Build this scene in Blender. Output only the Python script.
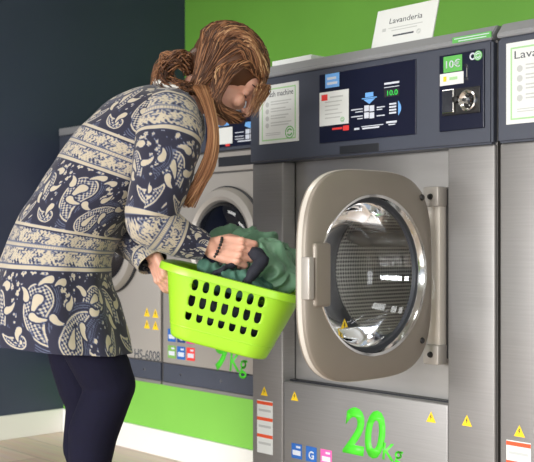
import bpy, bmesh, math, random
import numpy as np
from mathutils import Vector, Matrix, noise

for o in list(bpy.data.objects):
    bpy.data.objects.remove(o)
SC = bpy.context.scene
COL = SC.collection
random.seed(7)
rng = np.random.default_rng(11)

# ------------------------------------------------------------------ camera, world, lights, exposure
F_PX = 1033.0
CAM_Z = 0.92
HORIZON = 242.0
ANG = math.radians(42.81)
FV = Vector((-math.cos(ANG), math.sin(ANG), 0))       # view direction
RV = Vector((math.sin(ANG), math.cos(ANG), 0))        # picture right
ZV = Vector((0, 0, 1))
cam = bpy.data.cameras.new('camera')
cam.lens = 36 * F_PX / 534
cam.sensor_width = 36
cam.shift_y = (HORIZON - 231) / 534
cam.dof.use_dof = True
cam.dof.focus_distance = 2.85
cam.dof.aperture_fstop = 6.3
cob = bpy.data.objects.new('camera', cam)
cob.location = (0, 0, CAM_Z)
cob.rotation_euler = (math.pi / 2, 0, math.pi / 2 - ANG)
COL.objects.link(cob)
SC.camera = cob

w = bpy.data.worlds.new('daylight')
SC.world = w
w.use_nodes = True
w.node_tree.nodes['Background'].inputs[0].default_value = (0.85, 0.92, 1.0, 1)
w.node_tree.nodes['Background'].inputs[1].default_value = 0.5

def area(name, loc, target, sx, sy, power, col=(1, 1, 1)):
    l = bpy.data.lights.new(name, 'AREA')
    l.shape = 'RECTANGLE'; l.size = sx; l.size_y = sy
    l.energy = power; l.color = col
    o = bpy.data.objects.new(name, l)
    o.location = loc
    o.rotation_euler = (Vector(target) - Vector(loc)).to_track_quat('-Z', 'Y').to_euler()
    COL.objects.link(o)
    return o

area('shopfront_daylight', (-1.7, -5.0, 1.75), (-2.2, 2.6, 0.5), 5.0, 1.3, 850, (1.0, 0.98, 0.95))
area('side_daylight', (2.2, -0.6, 1.3), (-2.0, 2.0, 0.7), 2.0, 1.6, 60, (1.0, 0.98, 0.96))
area('ceiling_lamp_light', (-1.7, 0.9, 2.62), (-1.7, 0.9, 0), 1.2, 0.5, 12, (1.0, 0.97, 0.92))
area('ceiling_lamp_light_far', (-3.3, 1.6, 2.62), (-3.3, 1.6, 0), 0.8, 0.4, 5, (1.0, 0.97, 0.92))

vs = SC.view_settings
vs.view_transform = 'Standard'
vs.look = 'None'
vs.gamma = 1
vs.use_curve_mapping = False
vs.exposure = 0.0

# ------------------------------------------------------------------ helpers
def s2l(c):
    c = c / 255.0
    return c / 12.92 if c <= 0.04045 else ((c + 0.055) / 1.055) ** 2.4
def rgb(r, g, b):
    return (s2l(r), s2l(g), s2l(b), 1)

def mat(name, col, rough=0.5, metal=0.0, vary=0.0, scale=20.0, bump=0.0, stretch=(1, 1, 1), sheen=0.0, coat=0.0, emit=0.0):
    m = bpy.data.materials.new(name)
    m.use_nodes = True
    nt = m.node_tree
    p = nt.nodes['Principled BSDF']
    p.inputs['Base Color'].default_value = col
    p.inputs['Roughness'].default_value = rough
    p.inputs['Metallic'].default_value = metal
    if sheen:
        p.inputs['Sheen Weight'].default_value = sheen
    if coat:
        p.inputs['Coat Weight'].default_value = coat
        p.inputs['Coat Roughness'].default_value = 0.08
    if emit:
        p.inputs['Emission Color'].default_value = col
        p.inputs['Emission Strength'].default_value = emit
    if vary or bump:
        tc = nt.nodes.new('ShaderNodeTexCoord')
        mp = nt.nodes.new('ShaderNodeMapping')
        mp.inputs['Scale'].default_value = stretch
        nz = nt.nodes.new('ShaderNodeTexNoise')
        nz.inputs['Scale'].default_value = scale
        nz.inputs['Detail'].default_value = 5
        nt.links.new(tc.outputs['Object'], mp.inputs['Vector'])
        nt.links.new(mp.outputs[0], nz.inputs['Vector'])
        if vary:
            cr = nt.nodes.new('ShaderNodeValToRGB')
            cr.color_ramp.elements[0].position = 0.3
            cr.color_ramp.elements[1].position = 0.7
            a = [max(0, c * (1 - vary)) for c in col[:3]]
            b = [min(1, c * (1 + vary)) for c in col[:3]]
            cr.color_ramp.elements[0].color = (*a, 1)
            cr.color_ramp.elements[1].color = (*b, 1)
            nt.links.new(nz.outputs['Fac'], cr.inputs[0])
            nt.links.new(cr.outputs[0], p.inputs['Base Color'])
        if bump:
            bp = nt.nodes.new('ShaderNodeBump')
            bp.inputs['Strength'].default_value = bump
            bp.inputs['Distance'].default_value = 0.002
            nt.links.new(nz.outputs['Fac'], bp.inputs['Height'])
            nt.links.new(bp.outputs[0], p.inputs['Normal'])
    return m

M = {}
M['green_wall'] = mat('green_wall_paint', rgb(122, 190, 74), 0.55, vary=0.04, scale=3)
M['navy_wall'] = mat('navy_wall_paint', rgb(54, 62, 84), 0.5, vary=0.05, scale=3)
M['white_paint'] = mat('white_paint', rgb(226, 226, 221), 0.4)
M['ceiling'] = mat('ceiling_paint', rgb(200, 200, 198), 0.8)
M['steel'] = mat('brushed_steel', rgb(142, 141, 141), 0.46, 0.5, vary=0.05, scale=6, stretch=(1, 1, 40))
M['steel_dark'] = mat('painted_steel', rgb(140, 138, 136), 0.42, 0.7, vary=0.04, scale=6, stretch=(1, 1, 30))
M['steel_bright'] = mat('bright_steel_sheet', rgb(190, 189, 188), 0.36, 0.8, vary=0.06, scale=4, stretch=(1, 1, 6))
M['silver_paint'] = mat('silver_grey_paint', rgb(172, 168, 163), 0.4, 0.35)
M['lid_grey'] = mat('grey_lid_plastic', rgb(140, 142, 146), 0.45, 0.1)
M['slate'] = mat('slate_plastic', rgb(66, 71, 84), 0.42, 0.0, vary=0.04, scale=8)
M['slate_dark'] = mat('dark_slate_plastic', rgb(30, 33, 40), 0.5)
M['panel_navy'] = mat('navy_panel_film', rgb(14, 20, 44), 0.3)
M['door_paint'] = mat('champagne_grey_door_paint', rgb(136, 129, 120), 0.42, 0.3)
M['door_edge'] = mat('pale_grey_door_edge', rgb(205, 200, 192), 0.35, 0.2)
M['chrome'] = mat('chrome', rgb(225, 225, 225), 0.12, 1.0)
M['rubber'] = mat('dark_rubber', rgb(38, 42, 50), 0.5)
M['black'] = mat('black_plastic', rgb(18, 18, 20), 0.45)
M['paper'] = mat('white_paper', rgb(218, 222, 221), 0.6)
M['print_grey'] = mat('grey_print', rgb(184, 188, 188), 0.6)
M['print_dark'] = mat('dark_print', rgb(70, 76, 84), 0.6)
M['print_black'] = mat('black_print', rgb(40, 40, 44), 0.6)
M['print_white'] = mat('white_print', rgb(204, 210, 222), 0.5)
M['lime_print'] = mat('lime_print', rgb(76, 214, 50), 0.45)
M['green_print'] = mat('green_print', rgb(92, 176, 84), 0.5)
M['pale_green'] = mat('pale_green_print', rgb(160, 205, 150), 0.5)
M['led_green'] = mat('green_led', rgb(40, 190, 70), 0.4, emit=0.35)
M['sky_blue'] = mat('sky_blue_print', rgb(110, 170, 235), 0.5)
M['blue'] = mat('blue_print', rgb(38, 98, 178), 0.5)
M['navy_print'] = mat('navy_print', rgb(30, 62, 120), 0.5)
M['magenta'] = mat('magenta_print', rgb(214, 52, 140), 0.5)
M['pink'] = mat('pink_print', rgb(236, 96, 170), 0.5)
M['red'] = mat('red_print', rgb(226, 62, 60), 0.5)
M['orange'] = mat('orange_print', rgb(226, 84, 46), 0.5)
M['yellow'] = mat('yellow_vinyl', rgb(240, 202, 30), 0.5)
M['olive'] = mat('leaf_green_print', rgb(120, 170, 84), 0.5)
M['lime_plastic'] = mat('lime_plastic', rgb(154, 208, 44), 0.38, vary=0.02, scale=6)
M['lime_plastic'].node_tree.nodes['Principled BSDF'].inputs['Subsurface Weight'].default_value = 0.15
M['lime_plastic'].node_tree.nodes['Principled BSDF'].inputs['Subsurface Radius'].default_value = (0.02, 0.02, 0.005)
M['skin'] = mat('skin', rgb(206, 156, 136), 0.5, vary=0.06, scale=30)
M['skin'].node_tree.nodes['Principled BSDF'].inputs['Subsurface Weight'].default_value = 0.12
M['skin'].node_tree.nodes['Principled BSDF'].inputs['Subsurface Radius'].default_value = (0.02, 0.008, 0.005)
M['lips'] = mat('lip_skin', rgb(186, 98, 92), 0.4)
M['tights'] = mat('navy_tights', rgb(10, 10, 32), 0.9, vary=0.1, scale=60)
M['tights'].node_tree.nodes['Principled BSDF'].inputs['Specular IOR Level'].default_value = 0.25
M['shoe'] = mat('black_shoe_leather', rgb(22, 22, 24), 0.4)
M['jacket'] = mat('sage_green_fabric', rgb(92, 130, 104), 0.5, vary=0.12, scale=18, bump=0.1, sheen=0.1)
M['teal_cloth'] = mat('teal_green_fabric', rgb(58, 98, 84), 0.75, vary=0.2, scale=25, bump=0.15)
M['navy_cloth'] = mat('black_navy_fabric', rgb(22, 25, 38), 0.8, vary=0.15, scale=25, bump=0.15)
M['lamp_white'] = mat('lamp_diffuser', rgb(255, 252, 244), 0.5, emit=1.5)

def attr_mat(name, attr, rough, stops=None, coat=0.0, sheen=0.0, spec=None):
    m = bpy.data.materials.new(name)
    m.use_nodes = True
    nt = m.node_tree
    p = nt.nodes['Principled BSDF']
    p.inputs['Roughness'].default_value = rough
    if sheen: p.inputs['Sheen Weight'].default_value = sheen
    if spec is not None: p.inputs['Specular IOR Level'].default_value = spec
    a = nt.nodes.new('ShaderNodeAttribute')
    a.attribute_name = attr
    cr = nt.nodes.new('ShaderNodeValToRGB')
    els = cr.color_ramp.elements
    while len(els) < len(stops): els.new(0.5)
    for e, (pos, c) in zip(els, stops):
        e.position = pos; e.color = c
    nt.links.new(a.outputs['Fac'], cr.inputs[0])
    nt.links.new(cr.outputs[0], p.inputs['Base Color'])
    return m
M['print_fabric'] = attr_mat('paisley_print_fabric', 'print', 0.85,
    [(0.0, rgb(26, 27, 48)), (0.25, rgb(30, 32, 56)), (0.5, rgb(84, 92, 116)), (0.8, rgb(176, 166, 146)), (1.0, rgb(172, 163, 146))], sheen=0.15)
M['hair'] = attr_mat('chestnut_hair', 'tone', 0.42,
    [(0.0, rgb(36, 23, 17)), (0.3, rgb(78, 50, 34)), (0.65, rgb(140, 98, 68)), (1.0, rgb(214, 180, 136))], spec=0.25)

def floor_mat():
    m = bpy.data.materials.new('laminate_floor')
    m.use_nodes = True
    nt = m.node_tree
    p = nt.nodes['Principled BSDF']
    p.inputs['Roughness'].default_value = 0.35
    tc = nt.nodes.new('ShaderNodeTexCoord')
    br = nt.nodes.new('ShaderNodeTexBrick')
    br.inputs['Scale'].default_value = 1.0
    br.inputs['Brick Width'].default_value = 1.3
    br.inputs['Row Height'].default_value = 0.19
    br.inputs['Mortar Size'].default_value = 0.002
    br.inputs['Color1'].default_value = rgb(192, 170, 152)
    br.inputs['Color2'].default_value = rgb(208, 188, 170)
    br.inputs['Mortar'].default_value = rgb(130, 114, 100)
    nt.links.new(tc.outputs['Object'], br.inputs['Vector'])
    mp = nt.nodes.new('ShaderNodeMapping')
    mp.inputs['Scale'].default_value = (2, 30, 1)
    nz = nt.nodes.new('ShaderNodeTexNoise')
    nz.inputs['Scale'].default_value = 2.0
    nz.inputs['Detail'].default_value = 6
    nt.links.new(tc.outputs['Object'], mp.inputs['Vector'])
    nt.links.new(mp.outputs[0], nz.inputs['Vector'])
    mx = nt.nodes.new('ShaderNodeMix')
    mx.data_type = 'RGBA'; mx.blend_type = 'SOFT_LIGHT'
    mx.inputs['Factor'].default_value = 0.5
    nt.links.new(br.outputs['Color'], mx.inputs['A'])
    nt.links.new(nz.outputs['Color'], mx.inputs['B'])
    nt.links.new(mx.outputs['Result'], p.inputs['Base Color'])
    return m
M['floor'] = floor_mat()

def perforated_mat():
    m = bpy.data.materials.new('perforated_drum_steel')
    m.use_nodes = True
    nt = m.node_tree
    p = nt.nodes['Principled BSDF']
    p.inputs['Metallic'].default_value = 0.7
    p.inputs['Roughness'].default_value = 0.38
    uv = nt.nodes.new('ShaderNodeUVMap'); uv.uv_map = 'UVMap'
    vo = nt.nodes.new('ShaderNodeTexVoronoi')
    vo.inputs['Randomness'].default_value = 0.0
    vo.inputs['Scale'].default_value = 82.0
    nt.links.new(uv.outputs[0], vo.inputs['Vector'])
    cr = nt.nodes.new('ShaderNodeValToRGB')
    cr.color_ramp.elements[0].position = 0.30
    cr.color_ramp.elements[0].color = rgb(70, 70, 72)
    cr.color_ramp.elements[1].position = 0.38
    cr.color_ramp.elements[1].color = rgb(232, 229, 222)
    nt.links.new(vo.outputs['Distance'], cr.inputs[0])
    nt.links.new(cr.outputs[0], p.inputs['Base Color'])
    return m
M['perforated'] = perforated_mat()

def glass_mat(name, tint, base):
    m = bpy.data.materials.new(name)
    m.use_nodes = True
    nt = m.node_tree
    nt.nodes.remove(nt.nodes['Principled BSDF'])
    out = nt.nodes['Material Output']
    tr = nt.nodes.new('ShaderNodeBsdfTransparent'); tr.inputs[0].default_value = tint
    gl = nt.nodes.new('ShaderNodeBsdfGlossy'); gl.inputs['Roughness'].default_value = 0.05
    gl.inputs[0].default_value = (0.95, 0.97, 1, 1)
    lw = nt.nodes.new('ShaderNodeFresnel'); lw.inputs['IOR'].default_value = 1.28
    ad = nt.nodes.new('ShaderNodeMath'); ad.operation = 'ADD'; ad.inputs[1].default_value = base
    ad.use_clamp = True
    mx = nt.nodes.new('ShaderNodeMixShader')
    nt.links.new(lw.outputs[0], ad.inputs[0])
    nt.links.new(ad.outputs[0], mx.inputs[0])
    nt.links.new(tr.outputs[0], mx.inputs[1])
    nt.links.new(gl.outputs[0], mx.inputs[2])
    nt.links.new(mx.outputs[0], out.inputs[0])
    return m
M['glass'] = glass_mat('door_glass', (0.93, 0.96, 0.98, 1), 0.03)
M['blue_glass'] = glass_mat('dark_blue_porthole_glass', (0.30, 0.36, 0.5, 1), 0.05)

# --- geometry
def link(name, me, m=None, parent=None, smooth=None):
    o = bpy.data.objects.new(name, me)
    COL.objects.link(o)
    if m is not None:
        me.materials.clear()
        me.materials.append(M[m] if isinstance(m, str) else m)
    if parent is not None:
        o.parent = parent
    if smooth is not None:
        me.polygons.foreach_set('use_smooth', [True] * len(me.polygons))
        if smooth < 179:
            me.set_sharp_from_angle(angle=math.radians(smooth))
    return o

def obj(name, bm, m, parent=None, smooth=None, base=None):
    """one mesh object; base = world point to subtract (the location of an unrotated parent)"""
    if base is not None:
        bmesh.ops.translate(bm, verts=bm.verts, vec=-Vector(base))
    me = bpy.data.meshes.new(name)
    bm.to_mesh(me); bm.free()
    return link(name, me, m, parent, smooth)

def tag(o, label=None, cat=None, group=None, kind=None):
    if label: o['label'] = label
    if cat: o['category'] = cat
    if group: o['group'] = group
    if kind: o['kind'] = kind
    return o

def thing(name, label, cat, loc, rot=(0, 0, 0), group=None):
    o = bpy.data.objects.new(name, None)
    o.empty_display_size = 0.1
    COL.objects.link(o)
    o.location = loc; o.rotation_euler = rot
    return tag(o, label, cat, group)

def BM(): return bmesh.new()

def box(bm, x0, x1, y0, y1, z0, z1, bev=0.0, seg=2):
    r = bmesh.ops.create_cube(bm, size=1)
    vs_ = r['verts']
    for v in vs_:
        v.co = Vector((x0 if v.co.x < 0 else x1, y0 if v.co.y < 0 else y1, z0 if v.co.z < 0 else z1))
    if bev:
        es = list({e for v in vs_ for e in v.link_edges})
        bmesh.ops.bevel(bm, geom=es, offset=bev, segments=seg, affect='EDGES', profile=0.5)
    return bm

def boxm(*a, **k): return box(BM(), *a, **k)

def prism(bm, pts, y0, y1):
    """extrude an x,z outline (seen from -y, counter-clockwise) from y0 to y1"""
    a = [bm.verts.new((x, y0, z)) for x, z in pts]
    b = [bm.verts.new((x, y1, z)) for x, z in pts]
    bm.faces.new(a)
    bm.faces.new(list(reversed(b)))
    n = len(pts)
    for i in range(n):
        j = (i + 1) % n
        bm.faces.new((a[j], a[i], b[i], b[j]))
    return bm

def disc(bm, cx, cz, r, y0, y1, n=40, sx=1.0):
    return prism(bm, [(cx + sx * r * math.cos(2 * math.pi * i / n), cz + r * math.sin(2 * math.pi * i / n)) for i in range(n)], y0, y1)

def lathe_y(bm, cx, cz, prof, n=64, uv=False):
    """revolve (radius, y) profile about the y axis line through (cx, cz)"""
    rings = []
    for r, y in prof:
        rings.append([bm.verts.new((cx + r * math.cos(2 * math.pi * i / n), y, cz + r * math.sin(2 * math.pi * i / n))) for i in range(n)])
    uvl = bm.loops.layers.uv.new('UVMap') if uv else None
    L = [0.0]
    for k in range(1, len(prof)):
        L.append(L[-1] + math.hypot(prof[k][0] - prof[k - 1][0], prof[k][1] - prof[k - 1][1]))
    for k in range(len(prof) - 1):
        for i in range(n):
            j = (i + 1) % n
            try:
                f = bm.faces.new((rings[k][i], rings[k + 1][i], rings[k + 1][j], rings[k][j]))
            except ValueError:
                continue
            if uv:
                C = 2 * math.pi * 0.24
                for lp, (uu, vv) in zip(f.loops, ((i, L[k]), (i, L[k + 1]), (i + 1, L[k + 1]), (i + 1, L[k]))):
                    lp[uvl].uv = (uu / n * C, vv)
    return bm

def tube(bm, pts, rad, n=8, cap=True):
    pts = [Vector(p) for p in pts]
    m_ = len(pts)
    if not hasattr(rad, '__len__'): rad = [rad] * m_
    prev = None; rings = []
    for i, p in enumerate(pts):
        t = (pts[min(i + 1, m_ - 1)] - pts[max(i - 1, 0)])
        if t.length < 1e-9: t = Vector((0, 0, 1))
        t.normalize()
        if prev is None:
            a = Vector((0, 0, 1)) if abs(t.z) < 0.9 else Vector((1, 0, 0))
            u = t.cross(a).normalized()
        else:
            u = (prev - t * prev.dot(t))
            u = u.normalized() if u.length > 1e-6 else t.orthogonal().normalized()
        prev = u
        v = t.cross(u)
        rings.append([bm.verts.new(p + (u * math.cos(2 * math.pi * k / n) + v * math.sin(2 * math.pi * k / n)) * max(rad[i], 1e-5)) for k in range(n)])
    for i in range(m_ - 1):
        for k in range(n):
            j = (k + 1) % n
            bm.faces.new((rings[i][k], rings[i][j], rings[i + 1][j], rings[i + 1][k]))
    if cap:
        bm.faces.new(list(reversed(rings[0])))
        bm.faces.new(rings[-1])
    return rings

def ellipsoid(bm, c, ax, rad, n=24):
    r = bmesh.ops.create_uvsphere(bm, u_segments=n, v_segments=n // 2, radius=1)
    c = Vector(c)
    for v in r['verts']:
        q = v.co.copy()
        v.co = c + ax[0] * (q.x * rad[0]) + ax[1] * (q.y * rad[1]) + ax[2] * (q.z * rad[2])
    return r['verts']

def chain(bm, pts, rads, n=16):
    """capsule chain: tapered tube with ball joints, for remeshing into one body"""
    P = [Vector(p) for p in pts]
    for i in range(len(P) - 1):
        k = 4
        tube(bm, [P[i].lerp(P[i + 1], t / k) for t in range(k + 1)], [rads[i] + (rads[i + 1] - rads[i]) * t / k for t in range(k + 1)], n)
    I = (Vector((1, 0, 0)), Vector((0, 1, 0)), Vector((0, 0, 1)))
    for p, r in zip(P, rads):
        ellipsoid(bm, p, I, (r, r, r), n)

def remesh(bm, voxel, smooth_it=6, fac=0.5):
    me = bpy.data.meshes.new('work')
    bm.to_mesh(me); bm.free()
    o = bpy.data.objects.new('work', me)
    COL.objects.link(o)
    md = o.modifiers.new('r', 'REMESH'); md.mode = 'VOXEL'; md.voxel_size = voxel
    if smooth_it:
        sm = o.modifiers.new('s', 'SMOOTH'); sm.factor = fac; sm.iterations = smooth_it
    dg = bpy.context.evaluated_depsgraph_get()
    dg.update()
    out = bpy.data.meshes.new_from_object(o.evaluated_get(dg))
    bpy.data.objects.remove(o); bpy.data.meshes.remove(me)
    return out

def text_bm(body, thick=0.0004, bold=0.0):
    cu = bpy.data.curves.new('work_text', 'FONT')
    cu.body = body; cu.size = 1.0; cu.extrude = 0.0
    cu.offset = bold
    cu.resolution_u = 4
    o = bpy.data.objects.new('work_text', cu)
    COL.objects.link(o)
    dg = bpy.context.evaluated_depsgraph_get(); dg.update()
    me = bpy.data.meshes.new_from_object(o.evaluated_get(dg))
    bm = BM(); bm.from_mesh(me)
    bpy.data.objects.remove(o); bpy.data.curves.remove(cu); bpy.data.meshes.remove(me)
    return bm

def text_on(name, body, x0, x1, z0, z1, y, m, parent, shear=0.0, bold=0.0, fit=True):
    """lettering on a plane facing -y, fitted into the rectangle"""
    bm = text_bm(body, bold=bold)
    xs = [v.co.x for v in bm.verts]; ys = [v.co.y for v in bm.verts]
    ax, bx, ay, by = min(xs), max(xs), min(ys), max(ys)
    for v in bm.verts:
        s = (v.co.x - ax) / (bx - ax); t = (v.co.y - ay) / (by - ay)
        v.co = Vector((x0 + (x1 - x0) * s + shear * (t - 0.5) * (z1 - z0), y, z0 + (z1 - z0) * t))
    r = bmesh.ops.extrude_face_region(bm, geom=list(bm.faces))
    bmesh.ops.translate(bm, verts=[e for e in r['geom'] if isinstance(e, bmesh.types.BMVert)], vec=(0, -0.0004, 0))
    bmesh.ops.recalc_face_normals(bm, faces=bm.faces)
    return obj(name, bm, m, parent)

# points of the photograph on the plane y = Y, and at a distance along the view direction
def ray(px):
    r = px - 267.0
    return FV * F_PX + RV * r
def onY(px, py, Y):
    d = ray(px); t = Y / d.y
    return Vector((d.x * t, Y, CAM_Z + (HORIZON - py) * t))
def at(px, py, D):
    t = D / F_PX
    d = ray(px) * t
    return Vector((d.x, d.y, CAM_Z + (HORIZON - py) * t))

# ------------------------------------------------------------------ the room
Y_FRONT = 2.34          # front plane of the big machines
Y_SMALL = 2.60          # front plane of the small machines
Y_PLINTH = 2.69
X_LEFT = -4.36
Y_BACK = 3.44
X_R, Y_F, H = 1.8, -2.4, 2.7
def struct(name, bm, m):
    return tag(obj(name, bm, m), kind='structure')
struct('floor', boxm(X_LEFT - 0.1, X_R + 0.1, Y_F - 0.1, Y_BACK + 0.1, -0.1, 0), 'floor')
struct('ceiling', boxm(X_LEFT - 0.1, X_R + 0.1, Y_F - 0.1, Y_BACK + 0.1, H, H + 0.1), 'ceiling')
struct('wall_back', boxm(X_LEFT - 0.1, X_R + 0.1, Y_BACK, Y_BACK + 0.1, 0, H), 'green_wall')
struct('wall_left', boxm(X_LEFT - 0.1, X_LEFT, Y_F, Y_BACK, 0, H), 'navy_wall')
# right wall and shop front each with a big window opening
bm = BM()
box(bm, X_R, X_R + 0.1, Y_F, Y_BACK, 0, 0.25); box(bm, X_R, X_R + 0.1, Y_F, Y_BACK, 2.35, H)
box(bm, X_R, X_R + 0.1, Y_F, -1.7, 0.25, 2.35); box(bm, X_R, X_R + 0.1, 0.5, Y_BACK, 0.25, 2.35)
struct('wall_right', bm, 'white_paint')
bm = BM()
box(bm, X_LEFT, X_R, Y_F - 0.1, Y_F, 0, 0.2); box(bm, X_LEFT, X_R, Y_F - 0.1, Y_F, 1.62, H)  # unseen lintel, set low to keep daylight off the upper walls
box(bm, X_LEFT, -4.0, Y_F - 0.1, Y_F, 0.2, 1.62); box(bm, 0.9, X_R, Y_F - 0.1, Y_F, 0.2, 1.62)
struct('wall_front', bm, 'white_paint')
bm = BM()
for xx in (-4.0, -2.4, -0.76, 0.86): box(bm, xx, xx + 0.04, Y_F - 0.07, Y_F - 0.02, 0.2, 1.62)
struct('window_1', bm, 'slate')
struct('baseboard_left', boxm(X_LEFT, X_LEFT + 0.015, Y_F, Y_PLINTH - 0.016, 0, 0.112, bev=0.003), 'white_paint')
struct('trim_1', boxm(X_LEFT, -2.56, Y_PLINTH, Y_BACK, 0, 0.318), 'green_wall')
struct('baseboard_back', boxm(X_LEFT, -2.62, Y_PLINTH - 0.015, Y_PLINTH, 0, 0.112, bev=0.003), 'white_paint')
for lx, ly, sx, sy, lb in ((-1.7, 0.9, 1.2, 0.5, 'large flat ceiling lamp over the machines'), (-3.3, 1.6, 0.8, 0.4, 'small flat ceiling lamp near the navy wall')):
    t = thing('ceiling_lamp', lb, 'lamp', (lx, ly, 2.7), group='ceiling lamps')
    obj('frame', boxm(-sx / 2 - 0.02, sx / 2 + 0.02, -sy / 2 - 0.02, sy / 2 + 0.02, -0.045, 0, bev=0.004), 'white_paint', t)
    obj('diffuser', boxm(-sx / 2, sx / 2, -sy / 2, sy / 2, -0.05, -0.0451), 'lamp_white', t)

# ------------------------------------------------------------------ stickers
def rect_from(px0, py0, px1, py1, Y):
    """rectangle on plane Y between the picture columns, rows read at the centre"""
    a = onY(px0, py0, Y); b = onY(px1, py1, Y)
    c = (px0 + px1) / 2
    return a.x, b.x, onY(c, py1, Y).z, onY(c, py0, Y).z

def triangle_sticker(parent, cx, cz, s, y, label=None, name='warning_sticker'):
    bm = BM()
    h = s * 0.9
    pts = [(cx - s / 2, cz - h / 2), (cx + s / 2, cz - h / 2), (cx, cz + h / 2)]
    prism(bm, pts, y - 0.0008, y)
    o = obj(name, bm, 'yellow', parent)
    bm = BM()
    k = s * 0.1
    bolt = [(cx - k * .2, cz + k * 1.8), (cx - k * 1.0, cz - k * .5), (cx - k * .1, cz - k * .3), (cx - k * .6, cz - k * 2.6), (cx + k * .9, cz + k * .1), (cx + k * .1, cz + k * .1), (cx + k * .7, cz + k * 1.8)]
    prism(bm, bolt, y - 0.0012, y - 0.0008)
    obj('bolt_mark', bm, 'print_black', o)
    if label: o['label'] = label
    return o

def logo_ring(parent, cx, cz, r, y, m='green_print'):
    bm = BM()
    n = 28
    def ring(ro, ri, a0, a1):
        pts = [(cx + ro * math.cos(a0 + (a1 - a0) * i / n), cz + ro * math.sin(a0 + (a1 - a0) * i / n)) for i in range(n + 1)]
        pts += [(cx + ri * math.cos(a1 + (a0 - a1) * i / n), cz + ri * math.sin(a1 + (a0 - a1) * i / n)) for i in range(n + 1)]
        prism(bm, pts, y - 0.0006, y)
    ring(r, r * 0.84, 0, 6.2)
    ring(r * 0.6, r * 0.38, 0.5, 3.0)
    ring(r * 0.6, r * 0.38, 3.6, 6.1)
    return obj('round_logo', bm, m, parent)

def frame_lines(bm, x0, x1, z0, z1, t, y, d=0.0006):
    box(bm, x0, x1, y - d, y, z1 - t, z1); box(bm, x0, x1, y - d, y, z0, z0 + t)
    box(bm, x0, x0 + t, y - d, y, z0 + t, z1 - t); box(bm, x1 - t, x1, y - d, y, z0 + t, z1 - t)

def instruction_sign(parent, x0, x1, z0, z1, y, heading, label):
    s = obj('instruction_sign', boxm(x0, x1, y - 0.002, y, z0, z1), 'paper', parent)
    s['label'] = label
    W, Hh = x1 - x0, z1 - z0
    bm = BM(); frame_lines(bm, x0 + W * .07, x1 - W * .07, z0 + Hh * .05, z1 - Hh * .06, W * .022, y - 0.002)
    obj('border', bm, 'pale_green', s)
    text_on('heading', heading, x0 + W * .13, x0 + W * .87, z0 + Hh * .795, z0 + Hh * .89, y - 0.002, 'print_dark', s)
    bm = BM()
    for i, zz in enumerate((.70, .655, .58, .535, .46, .415, .34, .295)):
        box(bm, x0 + W * .3, x0 + W * (.82 - .07 * (i % 3)), y - 0.0024, y - 0.002, z0 + Hh * zz, z0 + Hh * (zz + .018))
    for zz in (.67, .55, .43, .31):
        disc(bm, x0 + W * .21, z0 + Hh * zz, W * .045, y - 0.0024, y - 0.002, 16)
    for zz in (.17, .14): box(bm, x0 + W * .17, x0 + W * .55, y - 0.0024, y - 0.002, z0 + Hh * zz, z0 + Hh * (zz + .012))
    obj('printed_lines', bm, 'print_grey', s)
    logo_ring(s, x0 + W * .78, z0 + Hh * .16, W * .11, y - 0.0022)
    return s

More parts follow.
